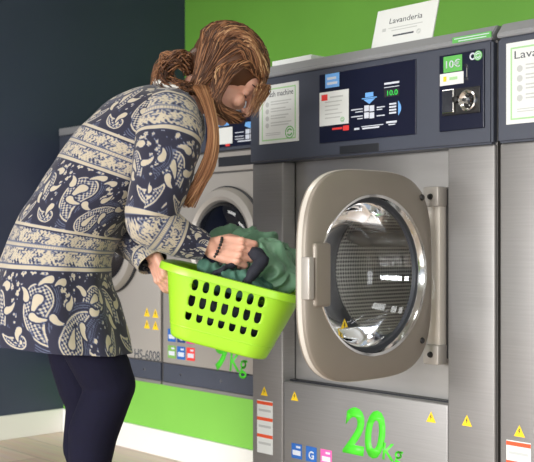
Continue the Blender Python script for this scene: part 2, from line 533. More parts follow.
def price_panel(parent, X, Z, y):
    """coin unit, X and Z turn picture columns and rows into the machine's own x and z"""
    p = obj('coin_panel', boxm(X(440.5), X(485), y - 0.006, y, Z(462, 130), Z(462, 52.5), bev=0.002), 'panel_navy', parent)
    yy = y - 0.006
    st = obj('price_tag', boxm(X(445), X(463.5), yy - .001, yy, Z(454, 72), Z(454, 56)), 'green_print', p)
    text_on('price_lettering', '10€', X(447.5), X(461.5), Z(454, 68), Z(454, 60), yy - .001, 'print_white', p, bold=0.01)
    obj('white_label', boxm(X(441.5), X(465), yy - .0012, yy, Z(453, 85), Z(453, 73)), 'paper', p)
    bm = BM(); box(bm, X(451), X(459), yy - .0016, yy - .0012, Z(455, 80), Z(455, 77)); obj('green_mark', bm, 'pale_green', p)
    bm = BM(); box(bm, X(445), X(448), yy - .0016, yy - .0012, Z(446, 82), Z(446, 77)); obj('yellow_mark', bm, 'yellow', p)
    cx, cz = X(479.5), Z(479, 55.8)
    bm = BM(); disc(bm, cx, cz, 0.0135, yy - .0008, yy, 28); obj('round_badge', bm, 'green_print', p)
    logo_ring(p, cx, cz, 0.011, yy - .0008, 'print_white')
    bm = BM(); n = 18
    pts = [(X(474) + .010 * math.cos(.7 + 4.9 * i / n), cz + .010 * math.sin(.7 + 4.9 * i / n)) for i in range(n + 1)]
    pts += [(X(474) + .006 * math.cos(5.6 - 4.9 * i / n), cz + .006 * math.sin(5.6 - 4.9 * i / n)) for i in range(n + 1)]
    prism(bm, pts, yy - .0006, yy); obj('badge_letter', bm, 'print_white', p)
    for q in (66, 79):
        bm = BM(); lathe_y(bm, X(467.8), Z(468, q), [(0.0001, yy - .006), (.0045, yy - .006), (.0055, yy)], 16)
        obj('key_lock', bm, 'chrome', p, 40)
    bm = BM(); box(bm, X(468.4) - .0015, X(468.4) + .0015, yy - .002, yy, Z(468, 77), Z(468, 68)); obj('lock_bar', bm, 'steel', p)
    obj('coin_plate', boxm(X(444), X(482), yy - .004, yy, Z(463, 114.5), Z(463, 88.5), bev=.0015), 'black', p)
    obj('coin_slot_plate', boxm(X(445.5), X(457.5), yy - .012, yy - .004, Z(451, 114), Z(451, 90), bev=.003), 'chrome', p)
    bm = BM(); lathe_y(bm, X(471.5), Z(471, 101), [(.0001, yy - .008), (.010, yy - .008), (.017, yy - .011), (.0255, yy - .018), (.029, yy - .016), (.030, yy - .004)], 40)
    obj('return_cup', bm, 'chrome', p, 50)
    bm = BM()
    for k in range(5):
        a = k * 2 * math.pi / 5 + .4
        disc(bm, X(471.5) + .0125 * math.cos(a), Z(471, 101) + .0125 * math.sin(a), .0042, yy - .0155, yy - .009, 14)
    obj('cup_hole', bm, 'black', p)
    bm = BM(); lathe_y(bm, X(460), Z(460, 100), [(.0001, yy - .02), (.009, yy - .019), (.0105, yy - .012), (.0105, yy - .004)], 24)
    obj('coin_knob', bm, 'black', p, 50)
    return p

def display_panel(parent, X, Z, y):
    p = obj('display_panel', boxm(X(320), X(416.5), y - .003, y, Z(368, 139), Z(368, 66.8), bev=.001), 'panel_navy', parent)
    yy = y - .003
    e = .0006
    def r(bm, a, b, c, d, mm=None):
        m_ = (a + c) / 2
        box(bm, X(a), X(c), yy - e, yy, Z(m_, d), Z(m_, b)); return bm
    obj('blue_sticker', r(BM(), 326, 73.5, 340, 87.5), 'sky_blue', p)
    bm = BM(); box(bm, X(328), X(337), yy - .001, yy - e, Z(333, 79.5), Z(333, 77)); box(bm, X(328), X(338), yy - .001, yy - e, Z(333, 84.5), Z(333, 82)); obj('sticker_lines', bm, 'print_white', p)
    sh = obj('leaflet', boxm(X(320.5), X(349.5), yy - .0015, yy, Z(335, 125), Z(335, 91)), 'paper', p)
    bm = BM(); 
    for k, q in enumerate((101, 105, 109, 113, 117)):
        box(bm, X(326), X(343 - (k % 3) * 2), yy - .0018, yy - .0015, Z(335, q + 1), Z(335, q))
    box(bm, X(331), X(344), yy - .0018, yy - .0015, Z(337, 97.5), Z(337, 96))
    obj('leaflet_lines', bm, 'print_grey', sh)
    bm = BM(); box(bm, X(322.5), X(328.5), yy - .0019, yy - .0015, Z(325, 101), Z(325, 95)); obj('red_square', bm, 'red', sh)
    logo_ring(sh, X(343.5), Z(343, 119.5), .008, yy - .0016)
    bm = BM(); box(bm, X(344), X(350), yy - .0019, yy - .0015, Z(347, 130.5), Z(347, 125.5)); obj('red_square', bm, 'red', p)
    bm = BM(); box(bm, X(333), X(343), yy - e, yy, Z(338, 129.6), Z(338, 127.6)); obj('maker_line', bm, 'red', p)
    # shield, button block, lines of print
    bm = BM()
    r(bm, 366, 92.5, 374, 97); r(bm, 362.5, 97.5, 377.5, 98.5)
    a, b = X(364), X(376)
    prism(bm, [(a, Z(370, 99)), ((a + b) / 2, Z(370, 104)), (b, Z(370, 99))], yy - e, yy)
    obj('shield_mark', bm, 'sky_blue', p)
    bm = BM()
    for i in range(2):
        for j in range(2):
            r(bm, 365 + 5.3 * i, 105.5 + 7 * j, 369.6 + 5.3 * i, 111.3 + 7 * j)
    obj('button_block', bm, 'print_white', p)
    bm = BM()
    for q in (109, 116): r(bm, 352, q, 363.5, q + 1.1)
    r(bm, 356, 111.4, 363.5, 112.4); r(bm, 358, 118.2, 363.5, 119.2)
    for q in (106.5, 115): r(bm, 377.5, q, 385.5, q + 1.1)
    r(bm, 377.5, 109, 383, 110)
    for q in (103, 106, 109, 112): r(bm, 390, q, 397, q + 1.7)
    r(bm, 355, 128, 360, 130); r(bm, 363, 127, 380, 128.6); r(bm, 362, 125.2, 384, 126)
    r(bm, 387, 121, 397.5, 123); r(bm, 389, 124, 396, 125)
    obj('printed_lines', bm, 'print_white', p)
    bm = BM(); r(bm, 385, 82, 400, 84); r(bm, 385, 86.5, 400, 87.2); obj('display_caption', bm, 'print_white', p)
    obj('led_display', r(BM(), 385, 89, 400, 96.5), 'slate_dark', p)
    text_on('led_digits', '10.0', X(388), X(398.5), Z(393, 95.4), Z(393, 90), yy - e, 'led_green', p, bold=.02)
    bm = BM(); n = 14
    cz = Z(400, 108); hh = .022
    prism(bm, [(X(399) + .011 * math.sin(math.pi * i / n), cz - hh + 2 * hh * i / n) for i in range(n + 1)] , yy - e, yy)
    obj('blue_crescent', bm, 'sky_blue', p)
    return p

# ------------------------------------------------------------------ big washing machines
BX0, BX1 = onY(252, 0, Y_FRONT).x, onY(495, 0, Y_FRONT).x
BW = BX1 - BX0
RX0, RX1 = 0.150, BW - 0.158          # recess
RZ0, RZ1 = 0.463, 1.184
ZL, ZT = 1.464, 1.506                 # under and top of the grey lid
HC = (0.490, 0.83)                    # middle of the drum
DEP = 0.95

def plate_with_hole(bm, x0, x1, z0, z1, cx, cz, r, y0, y1, n=64):
    def ring(y):
        inn = [bm.verts.new((cx + r * math.cos(2 * math.pi * i / n), y, cz + r * math.sin(2 * math.pi * i / n))) for i in range(n)]
        out = []
        for i in range(n):
            a = 2 * math.pi * i / n
            c, s = math.cos(a), math.sin(a)
            t = min(((x1 - cx) / c if c > 1e-6 else (x0 - cx) / c if c < -1e-6 else 1e9), ((z1 - cz) / s if s > 1e-6 else (z0 - cz) / s if s < -1e-6 else 1e9))
            out.append(bm.verts.new((cx + c * t, y, cz + s * t)))
        return inn, out
    ia, oa = ring(y0); ib, ob = ring(y1)
    for i in range(n):
        j = (i + 1) % n
        bm.faces.new((ia[i], ia[j], oa[j], oa[i]))
        bm.faces.new((ib[j], ib[i], ob[i], ob[j]))
        bm.faces.new((ia[j], ia[i], ib[i], ib[j]))
        bm.faces.new((oa[i], oa[j], ob[j], ob[i]))
    # corners
    for (xx, zz) in ((x0, z0), (x1, z0), (x1, z1), (x0, z1)):
        pass
    return bm

def rounded_outline(wd, hg, ex=3.6, n=96):
    out = []
    for i in range(n):
        a = 2 * math.pi * i / n
        c, s = math.cos(a), math.sin(a)
        out.append((wd / 2 * math.copysign(abs(c) ** (2 / ex), c), hg / 2 * math.copysign(abs(s) ** (2 / ex), s)))
    return out

def make_door(parent, loc, rotz):
    """door in its own frame: hinge at x=0, leaf runs to -x, front faces -y"""
    W_, H_, T_ = 0.505, 0.552, 0.034
    n = 96
    cx = -W_ / 2
    R_ = 0.204
    bm = BM()
    prof = [(1.0, 0.0), (1.0, -T_ + .012), (.992, -T_ + .004), (.972, -T_), ('r', 1.10, -T_ - .006), ('r', 1.045, -T_ - .006)]
    rings = []
    base = rounded_outline(W_, H_, 3.5, n)
    for pr in prof:
        if pr[0] == 'r':
            rings.append([bm.verts.new((cx + R_ * pr[1] * math.cos(2 * math.pi * i / n), pr[2], R_ * pr[1] * math.sin(2 * math.pi * i / n))) for i in range(n)])
        else:
            rings.append([bm.verts.new((cx + x * pr[0], pr[1], z * pr[0])) for x, z in base])
    ib = [bm.verts.new((cx + R_ * 1.045 * math.cos(2 * math.pi * i / n), 0.0, R_ * 1.045 * math.sin(2 * math.pi * i / n))) for i in range(n)]
    allr = rings + [ib]
    for k in range(len(allr) - 1):
        for i in range(n):
            j = (i + 1) % n
            bm.faces.new((allr[k][i], allr[k][j], allr[k + 1][j], allr[k + 1][i]))
    for i in range(n):
        j = (i + 1) % n
        bm.faces.new((allr[0][j], allr[0][i], ib[i], ib[j]))
    bmesh.ops.recalc_face_normals(bm, faces=bm.faces)
    d = obj('door', bm, 'door_paint', parent, 35)
    d.location = loc; d.rotation_euler = (0, 0, rotz)
    # pale edge band round the leaf
    bm = BM()
    r0 = [bm.verts.new((cx + x * 1.004, -.006, z * 1.004)) for x, z in base]
    r1 = [bm.verts.new((cx + x * 1.004, -T_ + .013, z * 1.004)) for x, z in base]
    r2 = [bm.verts.new((cx + x * .995, -T_ + .0125, z * .995)) for x, z in base]
    r3 = [bm.verts.new((cx + x * .995, -.006, z * .995)) for x, z in base]
    for a, b in ((r0, r1), (r1, r2), (r2, r3), (r3, r0)):
        for i in range(n):
            j = (i + 1) % n
            bm.faces.new((a[i], a[j], b[j], b[i]))
    bmesh.ops.recalc_face_normals(bm, faces=bm.faces)
    obj('edge_band', bm, 'door_edge', d, 40)
    # chrome ring and dark seal round the glass
    bm = BM(); lathe_y(bm, cx, 0, [(R_ * 1.05, -T_ - .004), (R_ * 1.04, -T_ - .009), (R_ * 1.005, -T_ - .006), (R_ * .985, -T_ + .008), (R_ * .985, -.004), (R_ * 1.05, -.004), (R_ * 1.05, -T_ - .004)], 80)
    bmesh.ops.recalc_face_normals(bm, faces=bm.faces)
    obj('glass_ring', bm, 'chrome', d, 40)
    bm = BM(); lathe_y(bm, cx, 0, [(R_ * .985, -T_ + .012), (R_ * .945, -T_ + .014), (R_ * .935, -T_ + .026), (R_ * .985, -T_ + .03), (R_ * .985, -T_ + .012)], 80)
    bmesh.ops.recalc_face_normals(bm, faces=bm.faces)
    obj('glass_seal', bm, 'rubber', d, 40)
    # deep glass bowl
    yb = -T_ + .02
    prof = [(R_ * .96, yb), (R_ * .90, yb + .012), (R_ * .86, yb + .05), (R_ * .80, yb + .095), (R_ * .70, yb + .125), (R_ * .5, yb + .138), (R_ * .25, yb + .142), (.001, yb + .143)]
    bm = BM(); lathe_y(bm, cx, 0, prof, 80); bmesh.ops.recalc_face_normals(bm, faces=bm.faces)
    obj('glass_bowl', bm, 'glass', d, 180)
    # handle
    bm = BM(); xl = -W_
    box(bm, xl + .022, xl + .080, -T_ - .014, -T_ + .004, -.075, .085, bev=.008, seg=3)
    obj('handle', bm, 'door_paint', d, 30)
    bm = BM(); box(bm, xl - .004, xl + .014, -T_ - .017, -T_ + .012, -.055, .05, bev=.003)
    obj('handle_grip', bm, 'silver_paint', d, 30)
    for zz in (.21, -.185):
        bm = BM(); lathe_y(bm, -.052, zz, [(.0001, -T_ - .006), (.007, -T_ - .006), (.009, -T_ - .002), (.009, -T_ + .004)], 20)
        obj('cap_screw', bm, 'black', d, 40)
    return d

def sticker_squares(parent, x, z, s, y, cols, dx, dz):
    for k, c in enumerate(cols):
        xx = x + dx * (k % 3); zz = z - dz * (k // 3)
        o = obj('programme_sticker', boxm(xx, xx + s, y - .0008, y, zz - s, zz, bev=0), c, parent)
        bm = BM()
        box(bm, xx + s * .12, xx + s * .88, y - .0012, y - .0008, zz - s * .78, zz - s * .45)
        box(bm, xx + s * .45, xx + s * .85, y - .0012, y - .0008, zz - s * .28, zz - s * .14)
        if k == 1:
            bm.free()
            text_on('sticker_letter', 'G', xx + s * .25, xx + s * .75, zz - s * .85, zz - s * .3, y - .0008, 'print_white', o, bold=.03)
        else:
            obj('sticker_print', bm, 'print_white', o)

def tag_strip(parent, x0, x1, z0, z1, bars, y):
    s = obj('notice_sticker', boxm(x0, x1, y - .0008, y, z0, z1), 'paper', parent)
    for b in bars:
        obj('orange_bar', boxm(x0, x1, y - .0012, y - .0008, b - .011, b), 'orange', s)
        bm = BM()
        box(bm, x0 + .008, x1 - .008, y - .0012, y - .0008, b - .034, b - .026)
        obj('notice_line', bm, 'print_grey', s)
    return s

def make_big(x0, label, opened):
    r = thing('washing_machine', label, 'washing machine', (x0, Y_FRONT, 0), group='big washing machines')
    W_ = BW
    # cabinet: sides, back, bottom
    bm = BM()
    box(bm, 0, .012, .012, DEP, 0.02, ZL); box(bm, W_ - .012, W_, .012, DEP, 0.02, ZL)
    box(bm, .012, W_ - .012, DEP - .012, DEP, 0.02, ZL); box(bm, .012, W_ - .012, .02, DEP, 0.02, 0.04)
    box(bm, .012, W_ - .012, .012, DEP - .012, ZL - .012, ZL)
    obj('cabinet', bm, 'steel_dark', r)
    obj('plinth_base', boxm(.02, W_ - .02, .04, DEP - .03, 0, .02), 'black', r)
    obj('side_column', boxm(0.001, RX0, 0, .06, .06, RZ1 - .0, bev=.006, seg=3), 'steel', r, 30)
    obj('side_column', boxm(RX1, W_ - .001, 0, .06, .06, RZ1 - .0, bev=.006, seg=3), 'steel', r, 30)
    obj('kick_plate', boxm(.004, W_ - .004, .004, .05, .0205, .059), 'slate_dark', r)
    lp = obj('lower_panel', boxm(RX0 + .0015, RX1 - .0015, .003, .05, .0605, RZ0, bev=.004, seg=3), 'steel', r, 30)
    # recessed plate with the drum mouth
    bm = BM()
    ry = .062
    cx, cz = HC
    plate_with_hole(bm, cx - .30, cx + .30, cz - .30, cz + .30, cx, cz, .205, ry, ry + .004)
    a0, a1 = RX0 - .002, RX1 + .002
    box(bm, a0, cx - .2999, ry, ry + .004, RZ0 - .01, RZ1 + .01)
    box(bm, cx + .2999, a1, ry, ry + .004, RZ0 - .01, RZ1 + .01)
    box(bm, cx - .2999, cx + .2999, ry, ry + .004, RZ0 - .01, cz - .2999)
    box(bm, cx - .2999, cx + .2999, ry, ry + .004, cz + .2999, RZ1 + .01)
    obj('recess_plate', bm, 'steel_bright', r)
    bm = BM(); box(bm, RX0, RX1, .034, .061, RZ0 - .001, RZ0 + .004); obj('recess_sill', bm, 'slate_dark', r)
    # door gasket and drum
    bm = BM(); lathe_y(bm, cx, cz, [(.235, ry - .001), (.232, ry - .02), (.215, ry - .024), (.2, ry - .012), (.196, ry + .03), (.205, ry + .05)], 64)
    obj('door_gasket', bm, 'rubber', r, 60)
    bm = BM(); lathe_y(bm, cx, cz, [(.200, ry + .045), (.245, ry + .075), (.258, ry + .12)] + [(.258, ry + .12 + .4 * k / 6) for k in range(1, 7)] + [(.22, ry + .55), (.12, ry + .57), (.002, ry + .575)], 72, uv=True)
    d = obj('drum', bm, 'perforated', r, 40)
    for k in range(3):
        a = .6 + k * 2 * math.pi / 3
        bm = BM()
        tube(bm, [(cx + .25 * math.cos(a), ry + .13, cz + .25 * math.sin(a)), (cx + .232 * math.cos(a), ry + .18, cz + .232 * math.sin(a)), (cx + .232 * math.cos(a), ry + .46, cz + .232 * math.sin(a)), (cx + .25 * math.cos(a), ry + .51, cz + .25 * math.sin(a))], [.012, .026, .026, .012], 12)
        obj('drum_rib', bm, 'steel_bright', d, 50)
    # fascia and lid
    bm = BM(); prism(bm, [(0, 0)] * 0 or [(.001, RZ1), (W_ - .001, RZ1), (W_ - .001, ZL), (.001, ZL)], -.012, .10)
    bmesh.ops.bevel(bm, geom=list(bm.edges), offset=.006, segments=3, affect='EDGES')
    obj('fascia', bm, 'slate', r, 30)
    bm = BM()
    pts = [(-.014, ZL + .0005), (-.014, ZL + .012), (.012, ZT), (DEP, ZT), (DEP, ZL + .0005)]
    va = [bm.verts.new((0.0005, y, z)) for y, z in pts]; vb = [bm.verts.new((W_ - .0005, y, z)) for y, z in pts]
    bm.faces.new(va); bm.faces.new(list(reversed(vb)))
    for i in range(5):
        j = (i + 1) % 5
        bm.faces.new((va[j], va[i], vb[i], vb[j]))
    bmesh.ops.recalc_face_normals(bm, faces=bm.faces)
    bmesh.ops.bevel(bm, geom=list(bm.edges), offset=.003, segments=2, affect='EDGES')
    obj('lid', bm, 'lid_grey', r, 30)
    # door, hinge
    hx, hy = RX1 - .057, -.035
    dd = make_door(r, (hx, hy + (.0 if opened else .085), HC[1] + .003), math.radians(90) if opened else 0)
    hb = obj('hinge_post', boxm(RX1 - .066, RX1 - .022, -.008, .056, .595, 1.055, bev=.004), 'door_edge', r, 30)
    for zz in (1.048, .602):
        obj('hinge_block', boxm(RX1 - .072, RX1 - .018, -.02, .056, zz - .028, zz + .028, bev=.004), 'silver_paint', hb, 30)
        bm = BM(); lathe_y(bm, RX1 - .045, zz, [(.0001, -.026), (.007, -.026), (.009, -.02)], 18); obj('hinge_screw', bm, 'black', hb, 40)
    bm = BM(); box(bm, RX1 - .02, RX1 - .001, .02, .06, .59, 1.07); obj('hinge_gap_shade', bm, 'black', r)  # added black strip, painted shade for the dark gap beside the post
    return r

def attach(r, x0):
    X = lambda px, Y=Y_FRONT - .012: onY(px, 0, Y).x - x0
    Z = lambda px, py, Y=Y_FRONT - .012: onY(px, py, Y).z
    return X, Z

big = make_big(BX0, 'big twenty kilo steel washing machine with its round glass door swung open', True)
X, Z = attach(big, BX0)
yf = -.012
instruction_sign(big, X(259.8), X(299), Z(279, 142.8), Z(279, 84), yf, 'Wash machine', 'white instruction sign with green border')
display_panel(big, X, Z, yf)
price_panel(big, X, Z, yf)
obj('ticket_slot', boxm(X(340), X(379), yf - .002, yf, Z(360, 152.5), Z(360, 144.5), bev=.001), 'slate_dark', big)
lb = obj('lid_label', boxm(X(453), X(492), -.0152, -.0141, Z(472, 40.5), Z(472, 34.6) ), 'green_print', big)
bm = BM()
for q0, q1, q in ((455, 490, 36.0), (459, 487, 38.6)):
    box(bm, X(q0), X(q1), -.0156, -.0152, Z(472, q + .9), Z(472, q))
obj('label_lines', bm, 'print_white', lb)
X0, Z0 = lambda px: onY(px, 0, Y_FRONT).x - BX0, lambda px, py: onY(px, py, Y_FRONT).z
for px, py, yy in ((264.3, 391, 0), (294, 396, .003), (430.5, 417, .003), (467, 420.5, 0)):
    triangle_sticker(big, X0(px), Z0(px, py), .034, yy)
tag_strip(big, X0(257.3), X0(272.8), Z0(265, 453.5), Z0(265, 400.5), [Z0(265, 401.5), Z0(265, 417.5), Z0(265, 434.5)], 0)
sticker_squares(big, X0(291), Z0(297, 444), .048, .003, ['blue', 'blue', 'pink', 'olive', 'navy_print', 'red'], .066, .062)
text_on('capacity_lettering', '2', X0(344), X0(365), Z0(355, 455), Z0(355, 407.5), .003, 'lime_print', big, shear=.13, bold=.03)
text_on('capacity_lettering', '0', X0(364.5), X0(384.5), Z0(373, 459), Z0(373, 410), .003, 'lime_print', big, shear=.13, bold=.03)
text_on('unit_lettering', 'Kg', X0(382), X0(402), Z0(391, 467), Z0(391, 444), .003, 'lime_print', big, shear=.1, bold=.01)
# warning mark on the open glass, lower left
door = [c for c in big.children if c.name.startswith('door') and c.name.split('.')[0] == 'door'][0]
ts = triangle_sticker(door, -.222, -.141, .040, .098, 'yellow warning triangle inside the door glass')

BX2 = BX1 + .014
big2 = make_big(BX2, 'right-hand big steel washing machine with its door shut, cut by the photo edge', False)
X2 = lambda px, Y=Y_FRONT - .012: onY(px, 0, Y).x - BX2
sx0 = X2(506.6)
instruction_sign(big2, sx0, sx0 + .20, Z(515, 124), Z(515, 42.5), yf, 'Lavadora', 'white instruction sign headed with large letters')
triangle_sticker(big2, onY(519.5, 0, Y_FRONT).x - BX2, onY(519.5, 431, Y_FRONT).z, .034, 0)
tag_strip(big2, onY(506.5, 0, Y_FRONT).x - BX2, onY(531, 0, Y_FRONT).x - BX2, .22, onY(519, 441.5, Y_FRONT).z, [onY(519, 442.5, Y_FRONT).z, .34, .28], 0)

# ------------------------------------------------------------------ small washing machines on the plinth
SW = 0.775
def make_small(x0, label, panel):
    z0 = .318
    r = thing('washing_machine', label, 'washing machine', (x0, Y_SMALL, z0), group='small washing machines')
    D_ = .76
    h = 1.452 - z0
    bm = BM(); box(bm, 0, SW, .004, D_, .01, h - .035); obj('cabinet', bm, 'steel_dark', r)
    obj('foot_rail', boxm(.03, SW - .03, .095, D_ - .03, 0, .0099), 'black', r)
    obj('front_panel', boxm(.003, SW - .003, -.008, .0035, .105, .868, bev=.003), 'silver_paint', r, 30)
    kp = obj('kick_plate', boxm(.003, SW - .003, -.006, .0035, .026, .1), 'slate', r)
    for xx in (.12, SW * .48, SW - .12):
        bm = BM(); lathe_y(bm, xx, .062, [(.0001, -.009), (.006, -.009), (.007, -.006)], 14); obj('screw', bm, 'chrome', kp, 40)
    obj('bottom_rail', boxm(.002, SW - .002, -.01, .0035, .010, .024, bev=.002), 'steel', r)
    obj('dispenser_strip', boxm(.003, SW - .003, -.012, .0035, .874, .948, bev=.004), 'silver_paint', r, 30)
    obj('dispenser_slot', boxm(.365, .635, -.014, -.012, .893, .93, bev=.001), 'slate_dark', r)
    obj('fascia', boxm(.001, SW - .001, -.02, .0035, .954, h - .036, bev=.004), 'slate', r, 30)
    obj('lid', boxm(0, SW, -.022, D_, h - .0345, h, bev=.004), 'lid_grey', r, 30)
    # control panel
    p = obj('display_panel', boxm(.30, .70, -.023, -.02, .966, 1.088), 'panel_navy', r)
    obj('leaflet', boxm(.36, .46, -.0245, -.023, .978, 1.0414), 'paper', p)
    bm = BM(); box(bm, .42, .445, -.0245, -.023, .969, .977); obj('red_square', bm, 'red', p)
    bm = BM(); box(bm, .37, .44, -.0236, -.023, 1.0484, 1.0589); obj('blue_mark', bm, 'sky_blue', p)
    bm = BM()
    for i in range(2):
        for j in range(2): box(bm, .535 + .026 * i, .557 + .026 * i, -.0236, -.023, 0.988 + .02 * j, 1.005 + .02 * j)
    obj('button_block', bm, 'print_white', p)
    bm = BM(); prism(bm, [(.53, 1.0379), (.56, 1.0274), (.59, 1.0379), (.585, 1.0519), (.535, 1.0519)], -.0236, -.023); obj('shield_mark', bm, 'sky_blue', p)
    bm = BM()
    for q in (0.99, 1.0, 1.015): box(bm, .475, .525, -.0236, -.023, q, q + .003); box(bm, .595, .63, -.0236, -.023, q, q + .003)
    box(bm, .49, .58, -.0236, -.023, .98, .985); box(bm, .62, .66, -.0236, -.023, .985, .992); box(bm, .62, .655, -.0236, -.023, 1.0624, 1.0673)
    obj('printed_lines', bm, 'print_white', p)
    obj('led_display', boxm(.618, .66, -.0238, -.023, 1.0365, 1.0554), 'led_green', p)
    # porthole
    cx, cz = SW / 2 + .03, .915 - z0
    bm = BM(); lathe_y(bm, cx, cz, [(.215, -.008), (.215, -.03), (.205, -.05), (.18, -.056), (.165, -.048), (.158, -.03), (.158, -.01)], 64)
    bmesh.ops.recalc_face_normals(bm, faces=bm.faces)
    d = obj('porthole_door', bm, 'silver_paint', r, 40)
    bm = BM(); lathe_y(bm, cx, cz, [(.218, -.009), (.2205, -.02), (.2155, -.024)], 64); obj('door_rim', bm, 'slate_dark', d, 60)
    bm = BM(); lathe_y(bm, cx, cz, [(.16, -.03), (.15, -.05), (.12, -.072), (.07, -.086), (.001, -.09)], 64)
    bmesh.ops.recalc_face_normals(bm, faces=bm.faces)
    obj('porthole_glass', bm, 'blue_glass', d, 180)
    bm = BM(); disc(bm, cx, cz, .158, -.0125, -.0085, 48); obj('drum_mouth', bm, 'navy_cloth', d)
    obj('door_latch', boxm(cx + .185, cx + .245, -.062, -.045, cz - .03, cz + .03, bev=.006), 'black', d, 30)
    return r

SX2 = -2.66 - SW
SX1 = SX2 - .012 - SW
sm1 = make_small(SX1, 'small silver washing machine beside the navy wall, half hidden behind the woman', 1)
sm2 = make_small(SX2, 'small silver washing machine right behind the lime basket, next to the big one', 2)
ys = -.008
XA = lambda px: onY(px, 0, Y_SMALL - .008).x
ZA = lambda px, py: onY(px, py, Y_SMALL - .008).z - .318
for i in range(2):
    for j in range(2):
        px, py = 147 + 8.5 * i, 312 + 12 * j + 1.2 * i
        triangle_sticker(sm1, XA(px) - SX1, ZA(px, py), .042, ys)
text_on('model_lettering', 'HS-6008', XA(134.5) - SX1, XA(160) - SX1, ZA(147, 360), ZA(147, 350), ys, 'print_dark', sm1, bold=.01)
sticker_squares(sm2, XA(168) - SX2, ZA(173, 329), .052, ys, ['blue', 'navy_print', 'magenta', 'olive', 'blue', 'red'], .062, .068)
text_on('capacity_lettering', '9', XA(214) - SX2, XA(228) - SX2, ZA(221, 371), ZA(221, 330), ys, 'lime_print', sm2, shear=.12, bold=.02)
text_on('unit_lettering', 'Kg', XA(230) - SX2, XA(247) - SX2, ZA(238, 378), ZA(238, 353), ys, 'lime_print', sm2, shear=.1, bold=.01)

# ------------------------------------------------------------------ cards on top of the big machine
def top_card():
    Yc = Y_FRONT + .035
    a = onY(371, 47, Yc); b = onY(432, 37, Yc)
    wd = b.x - a.x
    r = thing('sign_card', 'white printed sign card standing upright on the lid of the open machine', 'sign', (a.x, Yc, ZT), (math.radians(-15), 0, 0))
    hg = .126
    obj('card', boxm(0, wd, 0, .004, .0, hg), 'paper', r)
    text_on('heading', 'Lavanderia', wd * .24, wd * .78, hg * .60, hg * .74, 0, 'print_dark', r)
    bm = BM()
    box(bm, wd * .24, wd * .8, -.0005, 0, hg * .47, hg * .49); box(bm, wd * .3, wd * .72, -.0005, 0, hg * .40, hg * .42)
    box(bm, wd * .14, wd * .2, -.0005, 0, hg * .42, hg * .5)
    obj('printed_lines', bm, 'print_grey', r)
    bm = BM(); box(bm, wd * .34, wd * .68, -.0005, 0, hg * .25, hg * .29); obj('bold_line', bm, 'print_dark', r)
    logo_ring(r, wd * .76, hg * .27, .008, 0, 'print_grey')
top_card()
Yc = Y_FRONT + .03
a = onY(272, 60, Yc); b = onY(311, 56, Yc)
r = thing('paper_pile', 'low white pile of papers lying on the lid behind the bowed head', 'papers', (a.x, Yc, ZT))
obj('sheets', boxm(0, b.x - a.x, 0, .18, 0, .020, bev=.002), 'paper', r)

